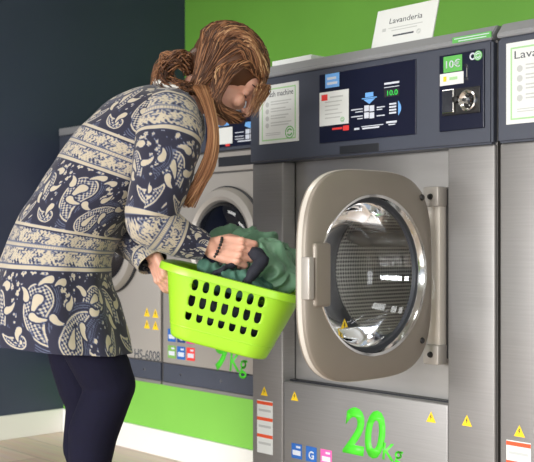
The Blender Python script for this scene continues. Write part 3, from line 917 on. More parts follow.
# ------------------------------------------------------------------ laundry basket
def make_basket():
    c = at(236.5, 279, 2.86)                           # middle of the rim
    r = thing('laundry_basket', 'lime green plastic laundry basket with oval holes, held tilted by the woman', 'laundry basket', c)
    tilt = math.radians(14.2)
    yaw = math.atan2(RV.y, RV.x) - math.radians(4)
    r.rotation_euler = (Matrix.Rotation(yaw, 3, 'Z') @ Matrix.Rotation(tilt, 3, 'Y')).to_euler()
    L0, W0, L1, W1, HB = .372, .285, .270, .20, .178
    def outline(t, n):
        """t 0 at the rim .. 1 at the floor"""
        L = L0 + (L1 - L0) * t ** 1.0; W_ = W0 + (W1 - W0) * t
        rad = .085 + (.06 - .085) * t
        pts = []
        # perimeter by arc length
        hl, hw = L / 2 - rad, W_ / 2 - rad
        segs = [('l', (-hl, -W_ / 2), (hl, -W_ / 2)), ('a', (hl, -hw), -90), ('l', (L / 2, -hw), (L / 2, hw)), ('a', (hl, hw), 0),
                ('l', (hl, W_ / 2), (-hl, W_ / 2)), ('a', (-hl, hw), 90), ('l', (-L / 2, hw), (-L / 2, -hw)), ('a', (-hl, -hw), 180)]
        nl, na, ns = n['l'], n['a'], n['s']
        for k, s in enumerate(segs):
            if s[0] == 'l':
                q = nl if k in (0, 4) else ns
                for i in range(q):
                    f = i / q
                    pts.append((s[1][0] + (s[2][0] - s[1][0]) * f, s[1][1] + (s[2][1] - s[1][1]) * f))
            else:
                for i in range(na):
                    a_ = math.radians(s[2] + 90 * i / na)
                    pts.append((s[1][0] + rad * math.cos(a_), s[1][1] + rad * math.sin(a_)))
        return pts
    n = {'l': 180, 'a': 22, 's': 40}
    K = 136
    HT = HB
    grid = []
    for k in range(K + 1):
        t = k / K
        grid.append([[x, y, -HT * t] for x, y in outline(t, n)])
    NP = len(grid[0])
    # ovals: centres as (s along the side 0..1, t); three rows of seven on both long sides, two rows of three on the ends
    holes = []
    for side, (i0, cnt) in enumerate(((0, 180), (180 + 22 + 40 + 22, 180))):
        for rr, tt in enumerate((.19, .425, .655)):
            for q in range(7):
                ccx = (q - 3) * .0302
                holes.append((side, ccx, tt))
    def in_hole(x, y, z):
        # returns hole id and ellipse value in metres of the long side
        for hid, (side, ccx, tt) in enumerate(holes):
            yy = -1 if side == 0 else 1
            if y * yy < .03: continue
            hx = ccx
            hz = -HT * tt
            ex, ez = (.0084, .0152) if tt != .425 else (.0088, .0178)
            dx, dz = (x - hx) / ex, (z - hz) / ez
            q = (abs(dx) ** 2.6 + abs(dz) ** 2.6) ** (1 / 2.6)
            if q < 1.9: return hid, q, hx, hz
        return None
    bm = BM()
    V = [[None] * NP for _ in range(K + 1)]
    Q = [[9.0] * NP for _ in range(K + 1)]
    HI = {}
    for k in range(K + 1):
        for i in range(NP):
            x, y, z = grid[k][i]
            h = in_hole(x, y, z) if .05 < k / K < .8 else None
            if h:
                Q[k][i] = h[1]
                HI[(k, i)] = h
            V[k][i] = bm.verts.new((x, y, z))
    drop, keep = set(), set()
    for k in range(K):
        for i in range(NP):
            j = (i + 1) % NP
            cs_ = ((k, j), (k, i), (k + 1, i), (k + 1, j))
            if sum(min(Q[p][q], 1.8) for p, q in cs_) / 4 < 1.0:
                drop.update(cs_)
                continue
            keep.update(cs_)
            bm.faces.new([V[p][q] for p, q in cs_])
    for p, q in drop & keep:               # settle the cut edge on the oval outline
        if (p, q) in HI:
            _, qq, hx, hz = HI[(p, q)]
            v = V[p][q]
            v.co.x = hx + (v.co.x - hx) / qq; v.co.z = hz + (v.co.z - hz) / qq
    # rounded foot and floor
    prev = V[K]
    for sc, dz in ((.985, -.006), (.955, -.0095), (.5, -.0095), (.02, -.0095)):
        ring = [bm.verts.new((grid[K][i][0] * sc, grid[K][i][1] * sc, -HT + dz)) for i in range(NP)]
        for i in range(NP):
            j = (i + 1) % NP
            bm.faces.new((prev[j], prev[i], ring[i], ring[j]))
        prev = ring
    bmesh.ops.delete(bm, geom=[v for v in bm.verts if not v.link_faces], context='VERTS')
    o = obj('tub', bm, 'lime_plastic', r, 60)
    md = o.modifiers.new('wall', 'SOLIDIFY'); md.thickness = .0028; md.offset = 1
    # flared rim with a turned-down lip
    bm = BM()
    top = grid[0]
    prof = [(0, .0), (.005, .003), (.013, .005), (.019, .003), (.021, -.004), (.021, -.016), (.018, -.017), (.017, -.004), (.012, .0), (.003, -.004)]
    rings = []
    for e, dz in prof:
        rg = []
        for i in range(NP):
            x, y, z = top[i]
            xa, ya, _ = top[(i + 1) % NP]; xb, yb, _ = top[i - 1]
            tx, ty = xa - xb, ya - yb; l = math.hypot(tx, ty) or 1
            rg.append(bm.verts.new((x + ty / l * e, y - tx / l * e, dz)))
        rings.append(rg)
    for k in range(len(rings) - 1):
        for i in range(NP):
            j = (i + 1) % NP
            bm.faces.new((rings[k][i], rings[k][j], rings[k + 1][j], rings[k + 1][i]))
    bmesh.ops.recalc_face_normals(bm, faces=bm.faces)
    obj('rim', bm, 'lime_plastic', r, 50)
    # raised bead near the foot
    bm = BM()
    t = .86
    pts = outline(t, n)
    ring = [Vector((x * 1.004, y * 1.006, -HT * t)) for x, y in pts]
    ring.append(ring[0])
    tube(bm, ring, .0035, 8, cap=False)
    obj('bead', bm, 'lime_plastic', r, 180)
    return r
basket = make_basket()

# ------------------------------------------------------------------ laundry
def fold_field(p, seed, sc):
    q = Vector(p) * sc + Vector((seed * 3.1, seed * 1.7, -seed))
    wv = noise.noise_vector(q * .6) * 1.4
    q = q + wv
    a = 1 - abs(noise.noise(q)) * 2
    b = 1 - abs(noise.noise(q * 2.1 + Vector((5, 1, 2)))) * 2
    return a * .7 + b * .3

def cloth_heap(name, label, cat, prims, m, seed, amp, sc, voxel=.006):
    bm = BM()
    I = (RV, FV, ZV)
    for p in prims:
        if p[0] == 'e':
            ellipsoid(bm, p[1], I, p[2], 20)
        else:
            chain(bm, p[1], p[2], 12)
    me = remesh(bm, voxel, 8)
    co = np.empty(len(me.vertices) * 3); me.vertices.foreach_get('co', co)
    nn = np.empty(len(me.vertices) * 3); me.vertices.foreach_get('normal', nn)
    co = co.reshape(-1, 3); nn = nn.reshape(-1, 3)
    for i in range(len(co)):
        co[i] += nn[i] * amp * (fold_field(co[i], seed, sc) - .45)
    c = Vector(co.mean(0))
    me.vertices.foreach_set('co', (co - np.array(c)).ravel())
    me.update()
    o = link(name, me, m, None, 179)
    o.location = c
    return tag(o, label, cat, 'clothes in the basket')

def A(px, py, D): return at(px, py, D)
cloth_heap('jacket', 'sage green rain jacket bundled on top in the lime basket', 'jacket',
    [('e', A(230, 246, 2.95), (.055, .06, .04)), ('e', A(262, 262, 2.88), (.085, .075, .05)), ('e', A(245, 250, 2.93), (.07, .06, .045)), ('e', A(278, 274, 2.86), (.05, .06, .055)),
     ('c', [A(240, 243, 2.96), A(262, 243, 2.95), A(284, 255, 2.95), A(300, 262, 2.97)], [.03, .032, .028, .022]),
     ('c', [A(222, 234, 2.98), A(245, 240, 2.97), A(268, 252, 2.93)], [.02, .03, .03])], 'jacket', 2, .042, 10, .0045)
cloth_heap('shirt', 'teal green shirt crumpled under the woman\'s gripping hand', 'shirt',
    [('e', A(222, 279, 2.84), (.075, .07, .03)), ('e', A(248, 285, 2.82), (.06, .06, .035)), ('c', [A(204, 269, 2.8), A(226, 275, 2.78), A(248, 281, 2.78)], [.018, .018, .02])], 'teal_cloth', 5, .026, 14, .0045)
cloth_heap('leggings', 'black leggings hanging from the gripping hand over the green jacket', 'leggings',
    [('c', [A(247, 252, 2.84), A(256, 254, 2.80), A(263, 261, 2.78), A(255, 270, 2.765), A(247, 282, 2.765)], [.014, .02, .018, .016, .014]),
     ('c', [A(236, 264, 2.79), A(224, 269, 2.765), A(212, 275, 2.765)], [.009, .009, .008])], 'navy_cloth', 8, .006, 28, .005)

cloth_heap('filler_cloth', 'dark cloth added inside the basket so its oval holes read black', 'filler_cloth',
    [('e', A(228, 316, 2.86), (.125, .075, .05)), ('e', A(252, 325, 2.86), (.09, .07, .04)), ('e', A(208, 304, 2.86), (.09, .07, .05))], 'navy_cloth', 12, .008, 20)  # filler cloth, added to darken what shows through the holes

# ------------------------------------------------------------------ the woman
DP = 2.98
def P(px, py, off=0.0):
    return at(px, py, DP - off)
foot_c = at(85, 300, DP); foot_c.z = 0
woman = thing('person', 'woman in a navy and cream paisley tunic bending over the lime basket', 'person', foot_c)
WL = Vector(foot_c)
NV = -FV                                    # towards the camera

def world_mesh(name, me, m, smooth=179):
    co = np.empty(len(me.vertices) * 3); me.vertices.foreach_get('co', co)
    co = co.reshape(-1, 3) - np.array(WL)
    me.vertices.foreach_set('co', co.ravel()); me.update()
    return link(name, me, m, woman, smooth)

# --- body: head, neck, trunk, arms, hands, legs, feet in one surface
hp = math.radians(44)
HF = (RV * math.cos(hp) - ZV * math.sin(hp)).normalized()
HU = (RV * math.sin(hp) + ZV * math.cos(hp)).normalized()
HS = NV.copy()
HC0 = P(226, 76)
def hd(f, u, s=0.0): return HC0 + HF * f + HU * u + HS * s
bm = BM()
ax = (HF, HS, HU)
ellipsoid(bm, hd(-.012, .022), ax, (.098, .076, .098), 32)       # skull
ellipsoid(bm, hd(.035, -.03), ax, (.055, .056, .085), 28)        # face
ellipsoid(bm, hd(.045, -.085), ax, (.038, .040, .032), 24)       # jaw
ellipsoid(bm, hd(.078, -.102), ax, (.018, .020, .016), 18)       # chin
ellipsoid(bm, hd(.068, .03), ax, (.03, .05, .035), 20)           # brow
chain(bm, [hd(.092, .008), hd(.112, -.022), hd(.118, -.036)], [.008, .010, .012], 12)   # nose
for s in (-1, 1):
    ellipsoid(bm, hd(.106, -.037, s * .012), ax, (.009, .008, .007), 12)
    ellipsoid(bm, hd(.076, -.028, s * .036), ax, (.020, .018, .022), 16)    # cheek
    ellipsoid(bm, hd(.079, .004, s * .031), ax, (.012, .014, .010), 12)     # eye lid
    ellipsoid(bm, hd(-.008, -.012, s * .074), ax, (.018, .007, .028), 14)   # ear
ellipsoid(bm, hd(.094, -.062), ax, (.010, .020, .006), 14)
ellipsoid(bm, hd(.092, -.074), ax, (.010, .018, .006), 14)
chain(bm, [hd(-.03, -.05), P(190, 102), P(172, 122)], [.055, .052, .06], 20)       # neck
# trunk
for a_, b_, r_ in ((P(158, 128), P(124, 175), (.105, .11)), (P(124, 175), P(82, 230), (.11, .095)), (P(82, 230), P(58, 270), (.095, .105))):
    chain(bm, [a_, b_], r_, 24)
chain(bm, [P(165, 128, -.14), P(165, 128, .14)], [.062, .062], 18)                  # shoulders
# near (right) arm
SH = P(165, 130, .14); EL = P(152, 222, .215); WR = P(212, 248, .18)
chain(bm, [SH, SH.lerp(EL, .5), EL], [.055, .046, .040], 16)
chain(bm, [EL, EL.lerp(WR, .3), EL.lerp(WR, .75), WR], [.040, .041, .028, .023], 16)
# far (left) arm
SH2 = P(165, 130, -.16); EL2 = P(120, 222, -.17); WR2 = P(154, 256, .06)
chain(bm, [SH2, SH2.lerp(EL2, .5), EL2], [.055, .046, .040], 16)
chain(bm, [EL2, EL2.lerp(WR2, .3), EL2.lerp(WR2, .75), WR2], [.040, .040, .027, .022], 16)

def hand(bm, wrist, d, back, thumb_side, curls, size=1.0, thumb_dir=None, spread=.02):
    """d = direction wrist to knuckles, back = normal of the back of the hand, thumb_side = towards the thumb"""
    d = d.normalized(); back = (back - d * back.dot(d)).normalized()
    ts = thumb_side - d * thumb_side.dot(d) - back * thumb_side.dot(back)
    ts.normalize()
    pl = .085 * size
    # palm
    for k, o_ in enumerate((.0325, .0110, -.0110, -.0315)):
        chain(bm, [wrist + ts * o_ * .45, wrist + d * pl * .5 + ts * o_ * .9 * size, wrist + d * (pl - .004 * abs(k - 1)) + ts * o_ * size], [.016, .0135, .0110], 12)
        ellipsoid(bm, wrist + d * (pl - .004 * abs(k - 1)) + ts * o_ * size + back * .003, (d, ts, back), (.0125, .0095, .0115), 12)
    chain(bm, [wrist + d * .012 + ts * .012, wrist + d * .045 + ts * .028 - back * .012], [.017, .015], 12)
    tips = []
    lens = ((.040, .025, .021), (.044, .028, .022), (.041, .026, .021), (.033, .020, .019))
    for k, o_ in enumerate((.0325, .0110, -.0110, -.0315)):
        p = wrist + d * (pl - .004 * abs(k - 1)) + ts * o_ * size
        ang = 0; dirv = d + ts * spread * (1.5 - k) * 2
        dirv.normalize()
        pts = [p]; rad = [.0098]
        for s, (l, c) in enumerate(zip(lens[k], curls[k] if hasattr(curls[0], '__len__') else curls)):
            ang += c
            v = dirv * math.cos(ang) - back * math.sin(ang)
            p = p + v * l * size
            pts.append(p); rad.append((.0088, .0080, .0068)[s])
        chain(bm, pts, rad, 10)
        tips.append((pts[-1], (pts[-1] - pts[-2]).normalized(), -(dirv * -math.sin(ang) - back * math.cos(ang))))
    td = thumb_dir.normalized() if thumb_dir is not None else (d * .8 + ts * .6 - back * .5).normalized()
    b0 = wrist + d * .02 + ts * .022
    b1 = b0 + (td + ts * .4).normalized() * .038
    b2 = b1 + td * .032
    b3 = b2 + (td - back * .4 - ts * .3).normalized() * .025
    chain(bm, [b0, b1, b2, b3], [.016, .0125, .0105, .0085], 12)
    tips.append((b3, (b3 - b2).normalized(), back))
    return tips
tipsR = hand(bm, WR, RV * 1 - ZV * .12 - FV * .10, NV * .9 + ZV * .30, ZV, ((.45, 1.0, .6), (.5, 1.05, .7), (.62, 1.1, .7), (.8, 1.1, .7)), .95,
             thumb_dir=RV * .7 + FV * .8 - ZV * .1)
tipsL = hand(bm, WR2, -ZV * .9 + RV * .34 + NV * .1, -RV * .8 - ZV * .2 + NV * .55, -NV, ((.3, .7, .7), (.4, .85, .8), (.5, 1.0, .8), (.6, 1.1, .8)), .82, spread=.05,
             thumb_dir=RV * .95 - ZV * .15 + FV * .3)
# legs
HPn, KNn, ANn = P(57, 278, .055), P(111, 385, .04), P(78, 541, .07)
HPf, KNf, ANf = P(55, 278, -.065), P(90, 404, -.075), P(104, 545, -.09)
LEGS = []
def leg(bm, hip, knee, ank, grow=0.0):
    sh = ank - knee
    cf = knee + sh * .30 + RV * -.022
    chain(bm, [hip, hip.lerp(knee, .35), hip.lerp(knee, .66), hip.lerp(knee, .86), knee], [.070 + grow, .074 + grow, .078 + grow, .075 + grow, .067 + grow], 20)
    chain(bm, [knee, cf, knee + sh * .62 - RV * .008, knee + sh * .88, ank], [.066 + grow, .067 + grow, .05 + grow, .037 + grow, .038 + grow], 20)
    toe = Vector((ank.x, ank.y, .035)) + RV * .13
    chain(bm, [Vector((ank.x, ank.y, .05)) - RV * .02, Vector((ank.x, ank.y, .045)) + RV * .07, toe], [.036 + grow, .036 + grow, .026 + grow], 16)
    chain(bm, [ank, Vector((ank.x, ank.y, .055))], [.038 + grow, .038 + grow], 16)
leg(bm, HPn, KNn, ANn); leg(bm, HPf, KNf, ANf)
body = remesh(bm, .0029, 3)
world_mesh('body', body, 'skin')

# tights over the legs
bm = BM()
leg(bm, HPn, KNn, ANn, .004); leg(bm, HPf, KNf, ANf, .004)
chain(bm, [HPn, HPf], [.078, .078], 20)
world_mesh('tights', remesh(bm, .006, 6), 'tights')
for ank in (ANn, ANf):
    bm = BM()
    b = Vector((ank.x, ank.y, 0))
    for sc_, z0_, z1_ in ((1.0, 0.0, .016),):
        pts = [b - RV * .065, b + RV * .02, b + RV * .11, b + RV * .185]
    chain(bm, [b - RV * .03 + ZV * .055, b + RV * .05 + ZV * .052, b + RV * .14 + ZV * .046], [.049, .047, .038], 18)
    chain(bm, [b + ZV * .06, b + ZV * .12], [.05, .049], 18)
    me = remesh(bm, .006, 4)
    for v in me.vertices:
        if v.co.z < .002: v.co.z = .002
    world_mesh('shoe', me, 'shoe')

# face details and nails
bm = BM(); 
for u_, r_ in ((-.0625, .0062), (-.0735, .0066)): ellipsoid(bm, hd(.0985, u_), ax, (.007, .021, r_), 16)
obj('lips', bm, 'lips', woman, 179, WL)
for s in (-1, 1):
    bm = BM(); ellipsoid(bm, hd(.0790, -.001, s * .031), ax, (.0085, .013, .007), 16)
    obj('eyelid', bm, 'skin', woman, 179, WL)
    bm = BM(); tube(bm, [hd(.0835, -.006, s * .019), hd(.089, -.008, s * .031), hd(.0815, -.006, s * .044)], [.0012, .0018, .001], 8)
    obj('eyelashes', bm, 'black', woman, 179, WL)
    bm = BM(); tube(bm, [hd(.088, .027, s * .014), hd(.092, .033, s * .03), hd(.078, .03, s * .05)], [.002, .003, .001], 8)
    obj('eyebrow', bm, 'navy_cloth', woman, 179, WL)
for tips, nm in ((tipsR, 'fingernail'), (tipsL, 'fingernail')):
    for (p, dv, bk) in tips:
        bm = BM()
        bk2 = (bk - dv * bk.dot(dv)).normalized()
        ellipsoid(bm, p + dv * .002 + bk2 * .0055, (dv, dv.cross(bk2), bk2), (.0065, .0048, .0022), 12)
        obj(nm, bm, 'print_dark', woman, 179, WL)
# bead bracelet on the near wrist
bm = BM()
dR = (WR - EL).normalized()
u_ = dR.cross(ZV).normalized(); v_ = dR.cross(u_)
for k in range(20):
    a_ = 2 * math.pi * k / 20
    c_ = WR + (RV * .9) * .016 + (u_ * math.cos(a_) * .95 + v_ * math.sin(a_)) * .0300
    ellipsoid(bm, c_, (Vector((1, 0, 0)), Vector((0, 1, 0)), Vector((0, 0, 1))), (.0048,) * 3, 8)
obj('bracelet', bm, 'black', woman, 179, WL)

# white collar edge showing at the nape
s0_ = DP / F_PX
bm = BM()
pts = []
for k in range(33):
    a_ = 2 * math.pi * k / 32
    pts.append(P(175, 94) + (RV * 19 * s0_ - ZV * 8 * s0_) * math.cos(a_) + NV * .068 * math.sin(a_) + ZV * .010)
tube(bm, pts, .010, 8, cap=False)
obj('collar', bm, 'white_paint', woman, 179, WL)

# --- printed pattern, a raster in metres that is read at the vertices of the cloth
PU, PV, RES = .36, .31, .0012
def make_pattern():
    nu, nv = int(PU / RES), int(PV / RES)
    uu, vv = np.meshgrid((np.arange(nu) + .5) * RES, (np.arange(nv) + .5) * RES)
    g = np.zeros_like(uu)
    def wrap(d, per): return (d + per / 2) % per - per / 2
    # scattered blossoms and small solid drops in the ground
    for k in range(430):
        cu, cv = rng.random() * PU, .115 + rng.random() * (PV - .115)
        r = rng.choice([.0022, .0038, .0055, .0085], p=[.35, .33, .22, .10])
        du, dv = wrap(uu - cu, PU), vv - cv
        th = np.arctan2(dv, du)
        d = np.hypot(du, dv)
        g = np.where(d < r * (1 + .25 * np.cos(5 * th + k)), .9, g)
        g = np.where(d < r * .22, .1, g)
    def drop(cu, cv, ang, s, flip):
        du, dv = wrap(uu - cu, PU), vv - cv
        x = (du * math.cos(ang) + dv * math.sin(ang)) / s
        y = (-du * math.sin(ang) + dv * math.cos(ang)) / s * flip
        best = np.full_like(x, 9.0)
        for t in np.linspace(0, 1, 30):
            sx = -.45 + 1.85 * t - .35 * t * t
            sy = .95 * t ** 2.4
            rr = .55 * (1 - t) ** .7 + .015
            best = np.minimum(best, (np.hypot(x - sx, y - sy) - rr) / .55 + 1)
        return x, y, best
    specs = [(.05, .205, 1.15, .062, 1), (.155, .215, 2.2, .060, -1), (.245, .19, .35, .056, 1), (.325, .255, -1.9, .058, -1), (.20, .285, -2.9, .036, 1), (.10, .285, .2, .032, -1)]
    for (cu, cv, ang, s, flip) in specs:
        x, y, q = drop(cu, cv, ang, s, flip)
        dots = np.sin(x * s / .0017) * np.sin(y * s / .0017) > -.05
        lw_ = .0036 / (.55 * s)
        g = np.where(q < 1 + 5.6 * lw_, .04, g)
        side = (y > -.25) if s > .05 else (y > 9)
        g = np.where(side & (q > 1 + 1.5 * lw_) & (q < 1 + 2.5 * lw_), .52, g)
        g = np.where(side & (q > 1 + 3.1 * lw_) & (q < 1 + 4.0 * lw_), .5, g)
        g = np.where(side & (q > 1 + 4.7 * lw_) & (q < 1 + 5.5 * lw_), .46, g)
        g = np.where(q < 1.0, .96, g)
        g = np.where(q < 1 - 1.15 * lw_, .06, g)
        g = np.where(q < 1 - 1.6 * lw_, np.where(dots, .92, .1), g)
        g = np.where(q < .40, .06, g)
        g = np.where(q < .30, .92, g)
    for k in range(15):
        cu, cv, ang = (.02 + .0247 * k) % PU, .135 + .145 * ((k * .618) % 1), k * 2.4
        x, y, q = drop(cu, cv, ang, .017, 1)
        g = np.where(q < 1.35, .05, g)
        g = np.where(q < 1.0, .93, g)
    # banded border
    b = vv
    rib = np.sin(uu * 2 * math.pi / .006)
    vine = np.sin(uu * 2 * math.pi / .06)
    band = np.where(b < .115, .84, g)
    def scr(cv, hw):
        m_ = np.abs(b - cv) < hw
        n1 = np.sin(uu * 2 * math.pi / .0257 + 3 * np.sin(b * 400)) * np.sin(b * 520 + 2 * np.sin(uu * 2 * math.pi / .036))
        n2 = np.sin(uu * 2 * math.pi / .012 + 2 * np.sin(b * 300)) * np.sin(b * 800)
        blob = np.hypot(wrap(uu % .06 - .03, .06), b - cv) < .013
        ink = (n1 + .5 * n2 > .22)
        return m_, np.where(blob, np.where(n2 > .45, .3, .95), np.where(ink, .12, .86))
    for cv, hw in ((.031, .0185), (.084, .0185)):
        m_, val = scr(cv, hw)
        band = np.where(m_, val, band)
    for e0, e1, v_ in ((-.001, .004, .1), (.0, .009, .95), (.009, .0115, .1), (.0505, .0525, .15), (.0525, .0625, .9), (.0625, .0645, .15), (.1035, .106, .1), (.106, .115, .95), (.115, .119, .06)):
        band = np.where((b >= e0) & (b < e1), v_, band)
    band = np.where((b >= .0535) & (b < .0615) & (rib > .55), .55, band)
    return band
def soften(p):
    q = p.copy()
    for ax_ in (0, 1):
        q = .5 * q + .25 * np.roll(q, 1, ax_) + .25 * np.roll(q, -1, ax_)
    return q
PAT = soften(make_pattern())
def sample(u, v):
    nv, nu = PAT.shape
    fu, fv = u / RES - .5, v / RES - .5
    iu, iv = np.floor(fu).astype(int), np.floor(fv).astype(int)
    a, b = fu - iu, fv - iv
    g = lambda i, j: PAT[i % nv, j % nu]
    return (g(iv, iu) * (1 - a) + g(iv, iu + 1) * a) * (1 - b) + (g(iv + 1, iu) * (1 - a) + g(iv + 1, iu + 1) * a) * b

def catmull(arr, n):
    arr = np.array(arr, float)
    m_ = len(arr)
    out = []
    for s in np.linspace(0, m_ - 1, n):
        i = min(int(s), m_ - 2); t = s - i
        p0, p1, p2, p3 = arr[max(i - 1, 0)], arr[i], arr[i + 1], arr[min(i + 2, m_ - 1)]
        out.append(.5 * ((2 * p1) + (-p0 + p2) * t + (2 * p0 - 5 * p1 + 4 * p2 - p3) * t * t + (-p0 + 3 * p1 - 3 * p2 + p3) * t ** 3))
    return np.array(out)

def np3(v): return np.array((v.x, v.y, v.z))
def grid_mesh(rows, close=True):
    """rows: (K, N, 3) -> verts, faces"""
    K, N, _ = rows.shape
    idx = np.arange(K * N).reshape(K, N)
    a = idx[:-1, :]; b = np.roll(idx, -1, 1)[:-1, :]; c = np.roll(idx, -1, 1)[1:, :]; d = idx[1:, :]
    f = np.stack([a, b, c, d], -1)
    if not close: f = f[:, :-1]
    return rows.reshape(-1, 3), f.reshape(-1, 4)

def folds(P_, nrm, seed, amp, sc, stretch=None):
    out = np.empty(len(P_))
    for i in range(len(P_)):
        q = P_[i] if stretch is None else P_[i] * stretch
        out[i] = noise.noise(Vector(q) * sc + Vector((seed, seed * 2, 0))) * .7 + noise.noise(Vector(q) * sc * 2.3 + Vector((0, seed, seed))) * .3
    return P_ + nrm * (out * amp)[:, None]

cloth_V, cloth_F, cloth_C = [], [], []
def add_cloth(rows, U, Vv, seed, amp, sc, cap_dir=None):
    K, N, _ = rows.shape
    cen = rows.mean(1, keepdims=True)
    du = np.roll(rows, -1, 1) - np.roll(rows, 1, 1)
    dv = np.gradient(rows, axis=0)
    nr = np.cross(du, dv)
    nr /= np.linalg.norm(nr, axis=2, keepdims=True) + 1e-9
    sgn = np.sign((nr * (rows - cen)).sum(2).mean())
    nr *= sgn
    p, f = grid_mesh(rows)
    p = folds(p, nr.reshape(-1, 3), seed, amp, sc)
    off = sum(len(v) for v in cloth_V)
    cloth_V.append(p)
    cloth_F.append((f if sgn < 0 else f[:, ::-1]) + off)
    cloth_C.append(sample(U.ravel(), Vv.ravel()))

# trunk of the tunic: back outline, front outline, half depth
ST = [((158, 86), (196, 104), .070), ((148, 86), (203, 114), .105), ((128, 93), (205, 128), .165), ((106, 107), (200, 146), .195), ((86, 126), (187, 165), .20), ((66, 149), (168, 186), .19),
      ((46, 176), (147, 206), .18), ((27, 208), (127, 230), .175), ((11, 242), (113, 253), .175), ((0, 275), (111, 278), .185), ((-7, 308), (119, 305), .20), ((-10, 338), (131, 352), .212)]
s_ = DP / F_PX
K, N = 400, 580
cs = catmull([[(b[0] + f[0]) / 2, (b[1] + f[1]) / 2, (f[0] - b[0]) / 2, (f[1] - b[1]) / 2, h] for b, f, h in ST], K)
rows = np.empty((K, N, 3)); U = np.empty((K, N)); Vv = np.empty((K, N))
th = np.linspace(0, 2 * math.pi, N, endpoint=False)
RVn, ZVn, NVn = np3(RV), np3(ZV), np3(NV)
vacc = 0
for k in range(K):
    cx_, cy_, hx_, hy_, hdp = cs[k]
    c_ = np3(P(cx_, cy_))
    cho = RVn * hx_ * s_ - ZVn * hy_ * s_
    ce = np.sign(np.cos(th)) * np.abs(np.cos(th)) ** .82; se = np.sign(np.sin(th)) * np.abs(np.sin(th)) ** .82
    # gentle vertical flutes towards the hem
    fl = 1 + .035 * max(0, (k / K - .55) / .45) * np.sin(th * 9 + 1.2) + .02 * max(0, (k / K - .4)) * np.sin(th * 5)
    rows[k] = c_ + (ce * fl)[:, None] * cho + (se * fl)[:, None] * NVn * hdp
    if k: vacc += np.linalg.norm(rows[k].mean(0) - rows[k - 1].mean(0))
    rad_ = (np.linalg.norm(cho) + hdp) / 2
    U[k] = (th + .4) * .2
    Vv[k] = vacc
V_TORSO = vacc
# bands sit where the photograph has them: the lower edge of a band about 55 mm above the waist fold
Vv += .123
Vv = np.where(Vv > .70, .70 + (Vv - .70) * .84, Vv)
add_cloth(rows, U, Vv, 3.3, .010, 7)

def sleeve(path, n_k, n_n, v0, seed, u0=0.0, amp=.010):
    c = catmull([[*np3(P(x, y, o_)), r_] for x, y, o_, r_ in path], n_k)
    rows = np.empty((n_k, n_n, 3)); U = np.empty((n_k, n_n)); Vv = np.empty((n_k, n_n))
    th = np.linspace(0, 2 * math.pi, n_n, endpoint=False)
    prev = None; v = v0
    for k in range(n_k):
        t = c[min(k + 1, n_k - 1), :3] - c[max(k - 1, 0), :3]; t /= np.linalg.norm(t)
        u_ = NVn if prev is None else prev
        u_ = u_ - t * u_.dot(t); u_ /= np.linalg.norm(u_); prev = u_
        w_ = np.cross(t, u_)
        rows[k] = c[k, :3] + (np.cos(th)[:, None] * u_ + np.sin(th)[:, None] * w_) * c[k, 3]
        if k: v += np.linalg.norm(c[k, :3] - c[k - 1, :3])
        U[k] = th * .075 + u0; Vv[k] = v
    add_cloth(rows, U, Vv, seed, amp, 11)
sleeve([(170, 106, .05, .050), (170, 114, .09, .083), (168, 129, .13, .094), (166, 150, .165, .092), (161, 178, .195, .082), (154, 203, .215, .073), (151, 219, .218, .069), (162, 229, .212, .063), (181, 238, .195, .053), (198, 245, .183, .043), (206, 248, .18, .037)],
       230, 230, -.055, 9.1, .10)
sleeve([(165, 118, -.05, .06), (163, 130, -.13, .09), (150, 165, -.18, .08), (130, 200, -.19, .07), (120, 222, -.17, .064), (128, 235, -.10, .060), (140, 247, -.01, .056), (150, 258, .05, .052), (153, 262, .062, .046)], 150, 140, -.055, 4.7, .2, .010)
V_ = np.concatenate(cloth_V) - np.array(WL); F_ = np.concatenate(cloth_F); C_ = np.concatenate(cloth_C)
me = bpy.data.meshes.new('tunic')
me.from_pydata(V_.tolist(), [], F_.tolist())
at_ = me.attributes.new('print', 'FLOAT', 'POINT')
at_.data.foreach_set('value', C_.astype(np.float32))
me.update()
tunic = link('tunic', me, 'print_fabric', woman, 179)

# --- hair
HB = BM()
tone_l = HB.verts.layers.float.new('tone')
def strand(pts, r0, r1, tone, n=6, k=14):
    pp = catmull([np3(Vector(p)) for p in pts], k)
    rad = [r0 + (r1 - r0) * (i / (k - 1)) for i in range(k)]
    rad[0] *= .5
    rings = tube(HB, [Vector(p) for p in pp], rad, n)
    for i, rg in enumerate(rings):
        for v in rg: v[tone_l] = min(1, max(0, tone + .06 * math.sin(i * .9 + tone * 30)))
# base cap, a closed shell over the skull
def capmesh(c, rf, rs, ru, tone):
    vs_ = ellipsoid(HB, c, ax, (rf, rs, ru), 36)
    for v in vs_: v[tone_l] = tone
capmesh(hd(-.024, .034), .108, .087, .104, .32)
capmesh(hd(-.075, -.02), .05, .06, .06, .25)
def jit(a): return (random.random() * 2 - 1) * a
def surf(lat, lon, lift=1.0):
    """lon 0 = forehead .. pi = nape along the middle, lat 0 at the middle line .. pi/2 at the side"""
    f = math.cos(lon) * math.cos(lat); u = math.sin(lon) * math.cos(lat); s = math.sin(lat)
    return hd(-.022 + f * .117 * lift, .030 + u * .110 * lift, s * .090 * lift)
G = P(194, 90, .055)          # gathered at the nape, near side
G2 = P(194, 88, -.05)
